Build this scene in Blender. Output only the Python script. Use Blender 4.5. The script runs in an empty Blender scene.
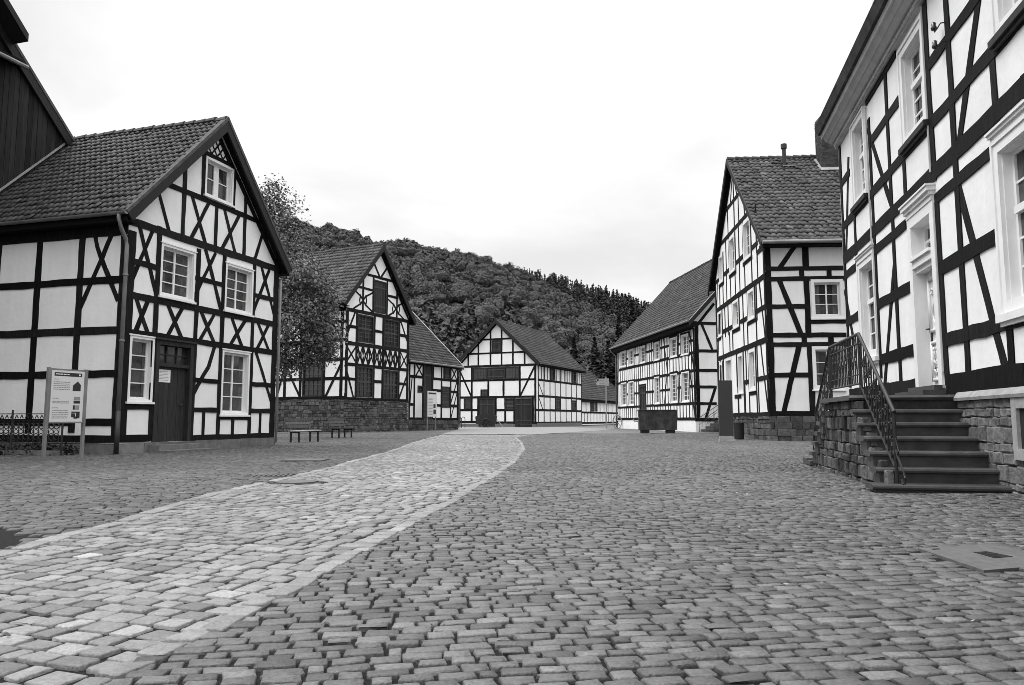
EXPOSURE = 0.95
SKYBACK = 1.4
import bpy, math, random
import numpy as np
from mathutils import Vector
from mathutils.geometry import tessellate_polygon
random.seed(7)
RNG = np.random.default_rng(11)
scene = bpy.context.scene
COL = scene.collection
R = math.radians

# ------------------------------------------------------------------ materials
def mat(name, base, rough=.8, spec=.3, noise=None, bump=None, tone=False, metal=0.0, streak=None, coat=0.0):
    """grey procedural material; noise=(scale, low factor, high factor); bump=(scale, strength, distance)"""
    m = bpy.data.materials.new(name); m.use_nodes = True
    nt = m.node_tree; N = nt.nodes; Lk = nt.links
    b = N['Principled BSDF']
    b.inputs['Roughness'].default_value = rough
    b.inputs['Specular IOR Level'].default_value = spec
    b.inputs['Metallic'].default_value = metal
    tc = N.new('ShaderNodeTexCoord')
    val = N.new('ShaderNodeValue'); val.outputs[0].default_value = base
    out = val.outputs[0]
    def mul(a, c):
        k = N.new('ShaderNodeMath'); k.operation = 'MULTIPLY'; Lk.new(a, k.inputs[0]); Lk.new(c, k.inputs[1]); return k.outputs[0]
    for (nz, stretch) in ((noise, None), (streak, 'z')):
        if nz is None: continue
        t = N.new('ShaderNodeTexNoise'); t.inputs['Scale'].default_value = nz[0]; t.inputs['Detail'].default_value = 6; t.inputs['Roughness'].default_value = .62
        src = tc.outputs['Object']
        if stretch:
            mp = N.new('ShaderNodeMapping'); mp.inputs['Scale'].default_value = (1, 1, .12); Lk.new(src, mp.inputs['Vector']); src = mp.outputs[0]
        Lk.new(src, t.inputs['Vector'])
        r = N.new('ShaderNodeMapRange'); r.inputs['From Min'].default_value = .3; r.inputs['From Max'].default_value = .7
        r.inputs['To Min'].default_value = nz[1]; r.inputs['To Max'].default_value = nz[2]
        Lk.new(t.outputs['Fac'], r.inputs['Value']); out = mul(out, r.outputs[0])
    if tone:
        at = N.new('ShaderNodeAttribute'); at.attribute_name = 'tone'; out = mul(out, at.outputs['Fac'])
    cc = N.new('ShaderNodeCombineColor')
    for i in range(3): Lk.new(out, cc.inputs[i])
    Lk.new(cc.outputs[0], b.inputs['Base Color'])
    if bump:
        t = N.new('ShaderNodeTexNoise'); t.inputs['Scale'].default_value = bump[0]; t.inputs['Detail'].default_value = 5
        Lk.new(tc.outputs['Object'], t.inputs['Vector'])
        bp = N.new('ShaderNodeBump'); bp.inputs['Strength'].default_value = bump[1]; bp.inputs['Distance'].default_value = bump[2]
        Lk.new(t.outputs['Fac'], bp.inputs['Height']); Lk.new(bp.outputs[0], b.inputs['Normal'])
    return m

M = {}
M['plaster'] = mat('lime_plaster', .82, .92, .12, noise=(.9, .90, 1.0), bump=(7, .5, .016), streak=(3.1, .92, 1.0))
M['timber'] = mat('tarred_timber', .0055, .72, .10, tone=True, streak=(26, .4, 2.2), bump=(35, .4, .006))
M['soffit'] = mat('dark_soffit', .008, .9, .1)
M['white'] = mat('white_paint', .76, .5, .3, noise=(3, .9, 1.0), bump=(30, .1, .003))
M['greypaint'] = mat('weathered_pale_paint', .50, .6, .3, noise=(1.6, .8, 1.05), streak=(7, .82, 1.0), bump=(18, .2, .004))
M['glass'] = mat('window_glass', .020, .06, .5, noise=(1.7, .3, 2.6), bump=(1.5, .12, .02))  # noise mottles the colour to imitate uneven reflections in the panes
M['darkwood'] = mat('dark_stained_wood', .022, .6, .2, streak=(22, .6, 1.5), bump=(30, .3, .004), tone=True)
M['curtain'] = mat('grey_net_curtain', .085, .9, .1, noise=(6, .6, 1.4))
M['litter'] = mat('dry_leaf', .26, .8, .2, tone=True)
M['darkbar'] = mat('dark_glazing_bar', .05, .6, .3)
M['darkglass'] = mat('dark_window_glass', .03, .12, .4, noise=(1.5, .4, 1.8))
M['tile'] = mat('clay_pantile', .024, .62, .25, noise=(1.3, .7, 1.35), bump=(14, .4, .01), tone=True)
M['palertile'] = mat('weathered_tile', .044, .7, .2, noise=(1.0, .75, 1.25), bump=(14, .4, .01), tone=True)
M['deck'] = mat('roof_underside', .012, .9, .1)
M['barge'] = mat('black_barge_board', .014, .6, .2, streak=(20, .7, 1.4), tone=False)
M['verge'] = mat('mossy_verge_mortar', .07, .85, .2, noise=(6, .6, 1.4), bump=(25, .5, .01))
M['zinc'] = mat('dull_zinc', .19, .5, .4, noise=(3, .75, 1.2), metal=.25)
M['zincpale'] = mat('weathered_zinc', .30, .5, .4, noise=(3, .8, 1.15), metal=.1)
M['iron'] = mat('black_wrought_iron', .016, .5, .4, noise=(20, .7, 1.5))
M['rustiron'] = mat('dark_rusty_plate', .034, .7, .3, noise=(2.3, .45, 1.7), streak=(5, .6, 1.4), bump=(14, .3, .01))
M['stone'] = mat('quarry_stone', .115, .88, .2, noise=(7, .6, 1.4), bump=(16, .8, .03), tone=True)
M['darkstone'] = mat('dark_rubble_stone', .062, .9, .2, noise=(7, .55, 1.5), bump=(16, .8, .03), tone=True)
M['mortar'] = mat('old_mortar', .10, .95, .1, noise=(9, .6, 1.3), bump=(30, .6, .01))
M['darkmortar'] = mat('dark_mortar', .045, .95, .1, noise=(9, .6, 1.3), bump=(30, .6, .01))
M['step'] = mat('worn_step_stone', .050, .42, .5, noise=(5, .6, 1.5), bump=(22, .35, .008), tone=True)
M['sandstone'] = mat('pale_sandstone', .30, .85, .2, noise=(6, .75, 1.15), bump=(20, .5, .01))
M['plinth'] = mat('grey_plinth_stone', .13, .85, .2, noise=(5, .7, 1.3), bump=(18, .5, .012), tone=True)
M['cobble'] = mat('grey_setts', .078, .56, .42, noise=(55, .66, 1.34), bump=(80, .9, .008), streak=(7, .86, 1.14), tone=True)
M['pale_cobble'] = mat('pale_setts', .162, .58, .38, noise=(55, .74, 1.26), bump=(80, .9, .008), streak=(7, .84, 1.12), tone=True)
M['fore_cobble'] = mat('forecourt_setts', .064, .6, .36, noise=(55, .66, 1.34), bump=(80, .9, .008), streak=(7, .86, 1.14), tone=True)
M['joint'] = mat('earth_joint', .009, .95, .15, noise=(40, .5, 1.7), bump=(80, .6, .006))
M['farcobble'] = mat('distant_setts', .085, .6, .4, noise=(5, .6, 1.4), bump=(9, .8, .02))
M['farpale'] = mat('distant_pale_setts', .16, .6, .36, noise=(5, .75, 1.25), bump=(9, .8, .02))
M['meadow'] = mat('grass_ground', .06, .95, .1, noise=(.3, .7, 1.3))
M['soil'] = mat('bare_soil', .018, .98, .1, noise=(30, .4, 1.8), bump=(50, .9, .02))
M['castiron'] = mat('cast_iron_cover', .035, .55, .4, noise=(18, .6, 1.5), bump=(45, .6, .006))
M['coverstone'] = mat('concrete_cover', .098, .8, .25, noise=(14, .75, 1.2), bump=(50, .4, .004))
M['hill'] = mat('forest_floor', .02, 1.0, .05, noise=(.05, .6, 1.4))
M['bark'] = mat('bark', .035, .9, .15, noise=(8, .6, 1.4), bump=(20, .8, .02))
M['paper'] = mat('white_paper', .72, .8, .2)
M['panel'] = mat('pale_info_panel', .58, .45, .35)
M['ink'] = mat('printing_ink', .03, .6, .2)
M['greyink'] = mat('grey_printing_ink', .24, .7, .2)
M['sign'] = mat('pale_sign_board', .36, .6, .3)
M['stele'] = mat('dark_stele_panel', .035, .5, .35, noise=(1.5, .85, 1.1))
M['brick'] = mat('dark_brick', .045, .85, .2, noise=(9, .7, 1.3), bump=(25, .5, .008), tone=True)
M['ceramic'] = mat('brown_ceramic', .03, .2, .5)
M['boards'] = mat('black_weatherboard', .013, .75, .15, streak=(9, .6, 1.5), tone=True, bump=(20, .3, .004))

def leafmat(name, base, lo, hi):
    m = mat(name, base, .65, .25, noise=(.6, lo, hi), tone=True)
    return m
M['leaf'] = leafmat('broad_leaves', .125, .7, 1.35)
M['woods'] = leafmat('wood_foliage', .043, .7, 1.3)
M['needles'] = leafmat('spruce_needles', .022, .7, 1.3)
M['shrub'] = leafmat('shrub_leaves', .03, .7, 1.3)

# ------------------------------------------------------------------ mesh builder
class MB:
    def __init__(s): s.v = []; s.f = []; s.t = []; s.tone = 1.0
    def add(s, vs, fs, tone=None):
        o = len(s.v); s.v += [tuple(map(float, p)) for p in vs]; s.f += [tuple(i+o for i in f) for f in fs]
        s.t += [s.tone if tone is None else tone]*len(fs)
    def prism(s, front, back, tone=None):
        n = len(front)
        fs = [tuple(range(n)), tuple(range(2*n-1, n-1, -1))]
        for i in range(n):
            j = (i+1) % n; fs.append((i, i+n, j+n, j))
        s.add(list(front)+list(back), fs, tone)
    def box(s, a, ex, ey, ez, tone=None):
        """a corner + three edge vectors"""
        a, ex, ey, ez = map(np.array, (a, ex, ey, ez))
        q = [a, a+ex, a+ex+ey, a+ey]
        s.prism([p+ez for p in q], q, tone)
    def tube(s, pts, r, n=8, tone=None, closed=False, cap=True):
        pts = [np.array(p, float) for p in pts]; k = len(pts); rings = []
        for i, p in enumerate(pts):
            a = pts[(i-1) % k] if (i > 0 or closed) else p; b = pts[(i+1) % k] if (i < k-1 or closed) else p
            d = b-a; d = d/(np.linalg.norm(d)+1e-9)
            ref = np.array([0, 0, 1.]) if abs(d[2]) < .9 else np.array([1., 0, 0])
            x = np.cross(d, ref); x /= np.linalg.norm(x); y = np.cross(d, x)
            rr = r[i] if isinstance(r, (list, tuple)) else r
            rings.append([p+rr*(math.cos(2*math.pi*j/n)*x+math.sin(2*math.pi*j/n)*y) for j in range(n)])
        vs = [q for g in rings for q in g]; fs = []
        for i in range(k if closed else k-1):
            i2 = (i+1) % k
            for j in range(n):
                j2 = (j+1) % n; fs.append((i*n+j, i*n+j2, i2*n+j2, i2*n+j))
        if cap and not closed: fs += [tuple(range(n-1, -1, -1)), tuple(range((k-1)*n, k*n))]
        s.add(vs, fs, tone)
    def build(s, name, m, parent=None, smooth=False, loc=None):
        me = bpy.data.meshes.new(name)
        L = np.array(parent['_w'] if parent is not None else (loc if loc is not None else (0, 0, 0)), float)
        v = np.array(s.v, float).reshape(-1, 3)-L
        me.from_pydata(v.tolist(), [], s.f); me.validate(clean_customdata=False)
        if len(me.polygons) == len(s.t):
            at = me.attributes.new('tone', 'FLOAT', 'FACE'); at.data.foreach_set('value', s.t)
        if smooth: me.polygons.foreach_set('use_smooth', [True]*len(me.polygons))
        me.materials.append(m)
        o = bpy.data.objects.new(name, me); COL.objects.link(o)
        if parent is not None: o.parent = parent
        else: o.location = L
        o['_w'] = tuple(L)
        return o

def thing(name, label, cat, loc, group=None):
    o = bpy.data.objects.new(name, None); COL.objects.link(o); o.location = loc; o.empty_display_size = .3
    o['label'] = label; o['category'] = cat; o['_w'] = tuple(float(c) for c in loc)
    if group: o['group'] = group
    return o
def tag(o, label, cat, group=None):
    o['label'] = label; o['category'] = cat
    if group: o['group'] = group
    return o
def struct(o, kind='structure'): o['kind'] = kind; return o

def npmesh(name, verts, quads, m, tone=None, smooth=False, tris=None):
    """fast mesh from numpy arrays (all quads)"""
    me = bpy.data.meshes.new(name); n = len(quads); k = quads.shape[1]
    me.vertices.add(len(verts)); me.vertices.foreach_set('co', verts.astype(np.float32).ravel())
    me.loops.add(n*k); me.loops.foreach_set('vertex_index', quads.astype(np.int32).ravel())
    me.polygons.add(n); me.polygons.foreach_set('loop_start', np.arange(0, n*k, k, dtype=np.int32))
    try: me.polygons.foreach_set('loop_total', np.full(n, k, dtype=np.int32))
    except Exception: pass
    if tone is not None:
        at = me.attributes.new('tone', 'FLOAT', 'FACE'); at.data.foreach_set('value', tone.astype(np.float32))
    me.update(calc_edges=True); me.validate(clean_customdata=False)
    if smooth: me.polygons.foreach_set('use_smooth', np.ones(n, dtype=bool))
    me.materials.append(m)
    o = bpy.data.objects.new(name, me); COL.objects.link(o); o['_w'] = (0., 0., 0.)
    return o

class Face:
    """a vertical wall plane: u runs along the wall, z up, n outwards"""
    def __init__(s, O, az, side):
        a = R(az); b = R(az+90*side)
        s.O = np.array([O[0], O[1], 0.]); s.u = np.array([math.sin(a), math.cos(a), 0]); s.n = np.array([math.sin(b), math.cos(b), 0]); s.az = az
    def P(s, u, z, n=0.0): return s.O+s.u*u+s.n*n+np.array([0, 0, z])
    def quad(s, u0, z0, u1, z1, n): return [s.P(u0, z0, n), s.P(u1, z0, n), s.P(u1, z1, n), s.P(u0, z1, n)]
    def box(s, mb, u0, z0, u1, z1, n0, n1, tone=None): mb.prism(s.quad(u0, z0, u1, z1, n1), s.quad(u0, z0, u1, z1, n0), tone)

# ------------------------------------------------------------------ timber-frame parts
_off = [0]
def fixup(lst, W=None, holes=()):
    """seat the members in each other: run them into the timbers they meet, stop them at windows"""
    out = []
    for (u1, z1, u2, z2, w) in lst:
        horiz = abs(z1-z2) < .02; vert = abs(u1-u2) < .02
        d = np.array([u2-u1, z2-z1]); L = np.linalg.norm(d)
        if L < .05: continue
        d /= L
        if horiz:
            if u1 > u2: u1, u2 = u2, u1
            u1 -= .05; u2 += .05
            if u1 < .4: u1 = 0
            if W and u2 > W-.5: u2 = W
            for h in holes:
                if h[1]+.02 < z1 < h[3]-.02:
                    if h[0] < u2 < h[2]: u2 = min(u2, h[0]+.03)
                    if h[0] < u1 < h[2]: u1 = max(u1, h[2]-.03)
            if u2-u1 < .05: continue
        elif vert:
            if z1 > z2: z1, z2 = z2, z1
            z1 -= .07; z2 += .07
            if abs(u1) < .2: u1 = u2 = w/2
            if W and abs(u1-W) < .25: u1 = u2 = W-w/2
            for h in holes:
                if h[0]+.05 < u1 < h[2]-.05:
                    if h[1] < z2 < h[3]: z2 = h[1]+.03
                    elif h[1] < z1 < h[3]: z1 = h[3]-.03
                elif abs(u1-h[0]) <= .05: u1 = u2 = h[0]-w/2+.02
                elif abs(u1-h[2]) <= .05: u1 = u2 = h[2]+w/2-.02
            if z2-z1 < .05: continue
        elif L > .7: u1, z1, u2, z2 = u1-d[0]*w*.75, z1-d[1]*w*.75, u2+d[0]*w*.75, z2+d[1]*w*.75
        if W: u1, u2 = min(max(u1, 0.0), W), min(max(u2, 0.0), W)
        out.append((u1, z1, u2, z2, w))
    return out
def timbers(face, lst, name, parent, base=.014, jit=.012, lift=0.0, W=None, holes=(), fix=True):
    mb = MB()
    if fix: lst = fixup(lst, W, holes)
    for (u1, z1, u2, z2, w) in lst:
        _off[0] = (_off[0]+1) % 23
        horiz = abs(z1-z2) < .02; vert = abs(u1-u2) < .02
        off = base+lift+(.009 if horiz else .0045 if vert else 0)+_off[0]*.00018
        d = np.array([u2-u1, z2-z1]); Ln = np.linalg.norm(d)
        if Ln < .02: continue
        d /= Ln; nrm = np.array([-d[1], d[0]])
        k = max(2, int(Ln/.45)+1); tone = random.uniform(.6, 1.7)
        A, B = [], []
        ww = w*random.uniform(.93, 1.08)
        for i in range(k+1):
            s = i/k; c = np.array([u1, z1])+d*Ln*s
            A.append(c+nrm*(ww/2+random.uniform(-jit, jit))); B.append(c-nrm*(ww/2+random.uniform(-jit, jit)))
        for i in range(k):
            q = [B[i], B[i+1], A[i+1], A[i]]
            fr = [face.P(p[0], p[1], off) for p in q]; bk = [face.P(p[0], p[1], -.02) for p in q]
            fs = [(0, 1, 2, 3), (0, 4, 5, 1), (2, 6, 7, 3)]
            if i == 0: fs.append((0, 3, 7, 4))
            if i == k-1: fs.append((1, 5, 6, 2))
            mb.add(fr+bk, fs, tone)
    return mb.build(name, M['timber'], parent)

def wall(face, poly, holes, mb, n=0.0, depth=.16):
    """plaster sheet with real openings and their reveals"""
    loops = [[Vector((p[0], p[1], 0)) for p in poly]]
    for h in holes: loops.append([Vector((h[0], h[1], 0)), Vector((h[2], h[1], 0)), Vector((h[2], h[3], 0)), Vector((h[0], h[3], 0))])
    flat = [p for l in loops for p in l]
    tri = tessellate_polygon(loops)
    vs = [face.P(p.x, p.y, n) for p in flat]
    fs = []
    for t in tri:
        a, b, c = [np.array(vs[i]) for i in t]
        fs.append(tuple(t) if np.cross(b-a, c-a) @ face.n > 0 else (t[0], t[2], t[1]))
    mb.add(vs, fs)
    for h in holes:
        f = face.quad(*h[:4], n); b = face.quad(*h[:4], n-depth)
        mb.add(f+b, [(0, 1, 5, 4), (1, 2, 6, 5), (2, 3, 7, 6), (3, 0, 4, 7)])

def ring(face, mb, u0, z0, u1, z1, w, n0, n1, bottom=True):
    face.box(mb, u0, z0, u0+w, z1, n0, n1); face.box(mb, u1-w, z0, u1, z1, n0, n1)
    face.box(mb, u0+w, z1-w, u1-w, z1, n0, n1-.001)
    if bottom: face.box(mb, u0+w, z0, u1-w, z0+w, n0, n1-.001)

def window(face, w, parent, depth=.16):
    u0, z0, u1, z1, c, r, kind = w
    name = 'window'
    mb = MB()
    if kind in ('white', 'gable', 'casement', 'small', 'baroque'):
        cw = {'white': .075, 'gable': .07, 'casement': .13, 'small': .09, 'baroque': .15}[kind]
        pr = {'baroque': .03, 'casement': .035}.get(kind, .03)
        ring(face, mb, u0, z0, u1, z1, cw, -.02, pr)
        if kind == 'baroque':
            ring(face, mb, u0-.01, z0, u1+.01, z1+.02, .05, -.01, pr+.02, bottom=False)
        if kind == 'white': face.box(mb, u0-.04, z1-.005, u1+.04, z1+.03, -.01, .05)
        a0, a1, b0, b1 = u0+cw, u1-cw, z0+cw, z1-cw
        # inner lining of the reveal
        th = .012
        face.box(mb, a0, b0, a0+th, b1, -depth, -.02); face.box(mb, a1-th, b0, a1, b1, -depth, -.02)
        face.box(mb, a0+th, b1-th, a1-th, b1, -depth, -.02); face.box(mb, a0+th, b0, a1-th, b0+th, -depth, -.02)
        o = mb.build(name, M['white'], parent)
        s = MB(); sw = .055 if kind != 'small' else .05
        ring(face, s, a0+th, b0+th, a1-th, b1-th, sw, -depth, -depth+.045)
        x0, x1, y0, y1 = a0+th+sw, a1-th-sw, b0+th+sw, b1-th-sw
        bar = .028 if kind != 'small' else .03
        for i in range(1, c):
            x = x0+(x1-x0)*i/c; hw = bar*1.0 if kind != 'gable' else .11
            face.box(s, x-hw, y0, x+hw, y1, -depth, -depth+.05)
        if kind == 'baroque':
            rows = [.2, .4, .6, .8]; 
            yt = y0+(y1-y0)*.60
            face.box(s, x0, yt-.045, x1, yt+.045, -depth+.002, -depth+.085)
            rows = [.2, .4, .8]
            for q in rows: face.box(s, x0, y0+(y1-y0)*q-.014, x1, y0+(y1-y0)*q+.014, -depth+.001, -depth+.035)
        else:
            for i in range(1, r):
                y = y0+(y1-y0)*i/r; face.box(s, x0, y-bar*.5, x1, y+bar*.5, -depth+.001, -depth+.04)
        s.build('sash', M['white'], o)
        if kind in ('white', 'baroque', 'casement') and random.random() < .85:
            ww_ = (x1-x0)*random.uniform(.12, .22)
            for (xa, sg) in ((x0, 1), (x1, -1)):
                cu_ = MB(); k = 6; top_ = [(xa+sg*ww_*i/k, y1) for i in range(k+1)]; bot_ = [(xa+sg*ww_*i/k*random.uniform(.75, 1.15), y0+(y1-y0)*random.uniform(0, .03)) for i in range(k+1)]
                for i in range(k):
                    q = [bot_[i], bot_[i+1], top_[i+1], top_[i]]; z_ = [(.014+.006*((i+j) % 2)) for j in (0, 1, 1, 0)]
                    cu_.add([face.P(a, b, -depth+c_) for (a, b), c_ in zip(q, z_)], [(0, 1, 2, 3)])
                cu_.build('curtain', M['curtain'], o)
        p = MB(); p.add(face.quad(x0-.01, y0-.01, x1+.01, y1+.01, -depth+.012), [(0, 1, 2, 3)]); p.build('pane', M['glass'], o)
        sl = MB()
        if kind == 'baroque':
            dark = z0 > 5
            face.box(sl, u0-.03, z0-.09, u1+.03, z0+.0, -.01, .10); face.box(sl, u0-.0, z0-.14, u1+.0, z0-.09, -.01, .06)
            sl.build('sill', M['darkwood'] if dark else M['white'], o)
            if not dark:
                hd = MB()
                for (e, za, zb, n) in ((.0, .02, .07, .04), (.015, .07, .11, .07), (.03, .11, .14, .095)): face.box(hd, u0-e, z1+za, u1+e, z1+zb, -.01, n)
                hd.build('hood_moulding', M['white'], o)
        else:
            face.box(sl, u0-.05, z0-.045, u1+.05, z0+.012, -.01, .075); sl.build('sill', M['white'], o)
        return o
    if kind == 'dark':
        ring(face, mb, u0, z0, u1, z1, .10, -.1, .028)
        o = mb.build(name, M['darkwood'], parent)
        s = MB(); a0, a1, b0, b1 = u0+.1, u1-.1, z0+.1, z1-.1
        for i in range(1, c):
            x = a0+(a1-a0)*i/c; face.box(s, x-.025, b0, x+.025, b1, -.09, -.03)
        for i in range(1, r):
            y = b0+(b1-b0)*i/r; h = .06 if (i*2 == r and r > 3) else .022
            face.box(s, a0, y-h, a1, y+h, -.09, -.033)
        s.build('glazing_bars', M['darkbar'], o)
        p = MB(); p.add(face.quad(a0, b0, a1, b1, -.075), [(0, 1, 2, 3)]); p.build('pane', M['darkglass'], o)
        return o
    if kind in ('hatch', 'louvre', 'barndoor'):
        nm = {'hatch': 'hatch', 'louvre': 'louvre_shutter', 'barndoor': 'barn_door'}[kind]
        ring(face, mb, u0, z0, u1, z1, .09, -.05, .03, bottom=kind != 'barndoor')
        o = mb.build(nm, M['darkwood'], parent)
        s = MB()
        if kind == 'louvre':
            k = max(3, int((z1-z0)/.16))
            for i in range(k):
                y = z0+.1+(z1-z0-.2)*i/k; h = (z1-z0-.2)/k
                q = [(-.04, y), (.0, y+.01), (-.03, y+h*.9), (-.06, y+h*.9)]
                s.prism([face.P(u0+.09, b, a) for a, b in q], [face.P(u1-.09, b, a) for a, b in q], random.uniform(.8, 2.2))
            s.build('slats', M['darkwood'], o)
        else:
            k = max(3, int((u1-u0-.18)/.17)); x = u0+.09; dx = (u1-u0-.18)/k
            for i in range(k): face.box(s, x+i*dx+.004, z0+.01, x+(i+1)*dx-.004, z1-.09, -.06, -.02+random.uniform(-.006, .006), random.uniform(.6, 1.6))
            for q in (.2, .78): face.box(s, u0+.1, z0+(z1-z0)*q-.06, u1-.1, z0+(z1-z0)*q+.06, -.03, .005, 2.0)
            s.build('boards', M['darkwood'], o)
        return o
    return None

def roof_slope(E0, E1, R0, R1, name, parent, m, tw=.24, th=.34, amp=.022, lip=.03, jit=.006, thick=.09):
    """tiled slope: E eave line, R ridge line (both run the same way)"""
    E0, E1, R0, R1 = map(np.array, (E0, E1, R0, R1))
    nx = max(2, round(np.linalg.norm(E1-E0)/tw)); ny = max(2, round(np.linalg.norm(R0-E0)/th))
    up = np.cross(E1-E0, R0-E0); up = up/np.linalg.norm(up)
    if up[2] < 0: up = -up
    prof = [(0, -.2), (.18, .9), (.42, 1.0), (.66, .0), (.85, -.75), (1.0, -.2)]
    def pt(a, b): return (E0*(1-a)+E1*a)*(1-b)+(R0*(1-a)+R1*a)*b
    ii, jj = np.meshgrid(np.arange(nx), np.arange(ny), indexing='ij'); ii = ii.ravel(); jj = jj.ravel(); n = len(ii)
    jz = RNG.normal(0, jit, n); jt = RNG.normal(0, jit*.7, n); jy = RNG.normal(0, .02, n)
    tone = np.clip(RNG.normal(1, .24, n), .45, 2.0); bright = RNG.random(n) < .035; tone[bright] *= 1.7
    rows = []
    for (fy, dz, kk) in ((-.10, lip, 1), (.5, lip*.55, 1), (1.0, 0.0, 1), (-.10, lip-.032, 1)):
        for (fx, h) in prof:
            a = (ii+fx)/nx; b = np.clip((jj+fy+jy)/ny, -.012, 1.0)
            p = ((E0[None]*(1-a)[:, None]+E1[None]*a[:, None])*(1-b)[:, None]+(R0[None]*(1-a)[:, None]+R1[None]*a[:, None])*b[:, None])
            p = p+up[None]*(h*amp+dz+jz+jt*(fx-.5)*2)[:, None]
            rows.append(p)
    P = len(prof); V = np.stack(rows, 1)  # n, 4P, 3
    base = np.arange(n)[:, None]*(4*P); q = []
    for r in range(2):
        for k in range(P-1): q.append((r*P+k, r*P+k+1, (r+1)*P+k+1, (r+1)*P+k))
    for k in range(P-1): q.append((3*P+k, 3*P+k+1, k+1, k))
    q = np.array(q); F = (base[:, :, None]+q[None]).reshape(-1, 4)
    # orient: flip when facing down
    L = np.array(parent['_w'])
    v = V.reshape(-1, 3)
    a, b, c = v[F[0, 0]], v[F[0, 1]], v[F[0, 2]]
    if np.cross(b-a, c-a) @ up < 0: F = F[:, ::-1]
    o = npmesh(name, v-L, F, m, np.repeat(tone, len(q)))
    o.parent = parent; o['_w'] = tuple(L)
    mb = MB(); d = up*-.012
    mb.prism([E0+d, E1+d, R1+d, R0+d], [E0+d-up*thick, E1+d-up*thick, R1+d-up*thick, R0+d-up*thick])
    k = mb.build('roof_deck', M['deck'], o); 
    return o

def gable_roof(parent, face, depth, W, apex_u, zr, eaveL, eaveR, over, back, m, ridge_tiles=True, tw=.24, th=.34, boards=True, bw=.28, gutter=(True, True), verge=True, amp=.022):
    """gable on `face`; ridge runs along -n; eaveL=(u,z), eaveR=(u,z); over = overhang before the gable, back = length behind it"""
    P = face.P
    def slope(eu, ez, nm):
        return roof_slope(P(eu, ez, over), P(eu, ez, -back), P(apex_u, zr, over), P(apex_u, zr, -back), nm, parent, m, tw, th, amp=amp)
    rl = slope(*eaveL, 'roof'); rr = slope(*eaveR, 'roof')
    if ridge_tiles:
        mb = MB(); k = int((over+back)/.38)
        for i in range(k):
            a = over-(over+back)*i/k; b = over-(over+back)*(i+1)/k-.04
            s = random.uniform(-.012, .012)
            mb.tube([P(apex_u, zr-.02+s, a), P(apex_u, zr-.035+s, b)], [.135, .115], 10, random.uniform(.7, 1.5))
        mb.build('ridge_tiles', m, parent)
    if boards:
        for (eu, ez) in (eaveL, eaveR):
            mb = MB(); d = np.array([apex_u-eu, zr-ez]); d /= np.linalg.norm(d); nn = np.array([d[1], -d[0]]); 
            if nn[1] > 0: nn = -nn
            e = np.array([eu, ez])-d*.06; a = np.array([apex_u, zr]); top = .0
            q = [e, a, a+np.array([0, -bw/abs(nn[1])]), e+nn*bw]
            mb.prism([P(x, y, over+.035) for x, y in q], [P(x, y, over-.03) for x, y in q])
            o = mb.build('barge_board', M['barge'], parent)
            if verge:
                mv = MB(); w0, w1 = -.045, .035
                q = [e+nn*w1, a+np.array([0, -w1/abs(nn[1])]), a+np.array([0, -w0/abs(nn[1])+.02]), e+nn*w0]
                mv.prism([P(x, y, over+.05) for x, y in q], [P(x, y, over-.12) for x, y in q]); mv.build('verge_capping', M['verge'], parent)
    for (eu, ez), on in ((eaveL, gutter[0]), (eaveR, gutter[1])):
        sgn = -1 if eu < apex_u else 1
        mb = MB()
        q = [(eu-sgn*.02, ez-.06), (eu-sgn*.02, ez-.26), (eu-sgn*.07, ez-.26), (eu-sgn*.07, ez-.06)]
        mb.prism([P(x, y, over-.04) for x, y in q], [P(x, y, -back) for x, y in q]); 
        wu = 0 if sgn < 0 else W
        q = [(eu-sgn*.07, ez-.22), (eu-sgn*.07, ez-.26), (wu-sgn*.02, ez-.26), (wu-sgn*.02, ez-.22)]
        if abs(eu-wu) > .12: mb.prism([P(x, y, over-.05) for x, y in q], [P(x, y, -back) for x, y in q])
        mb.build('eaves_board', M['soffit'], parent)
        if on:
            g = MB(); arc = [(math.cos(t), math.sin(t)) for t in np.linspace(math.pi, 2*math.pi, 9)]
            r0, r1 = .075, .066; cu, cz = eu+sgn*.06, ez-.045
            prof = [(cu+r0*c, cz+r0*s) for c, s in arc]+[(cu+r1*c, cz+r1*s) for c, s in arc[::-1]]
            F_, B_ = [P(x, y, over+.03) for x, y in prof], [P(x, y, -back) for x, y in prof]
            k = len(prof); g.add(F_+B_, [(i, (i+1) % k, (i+1) % k+k, i+k) for i in range(k)])
            h = len(arc)
            g.add([P(x, y, over+.03) for x, y in prof[:h]], [tuple(range(h))])
            g.build('gutter', M['zinc'], parent, smooth=False)

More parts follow.
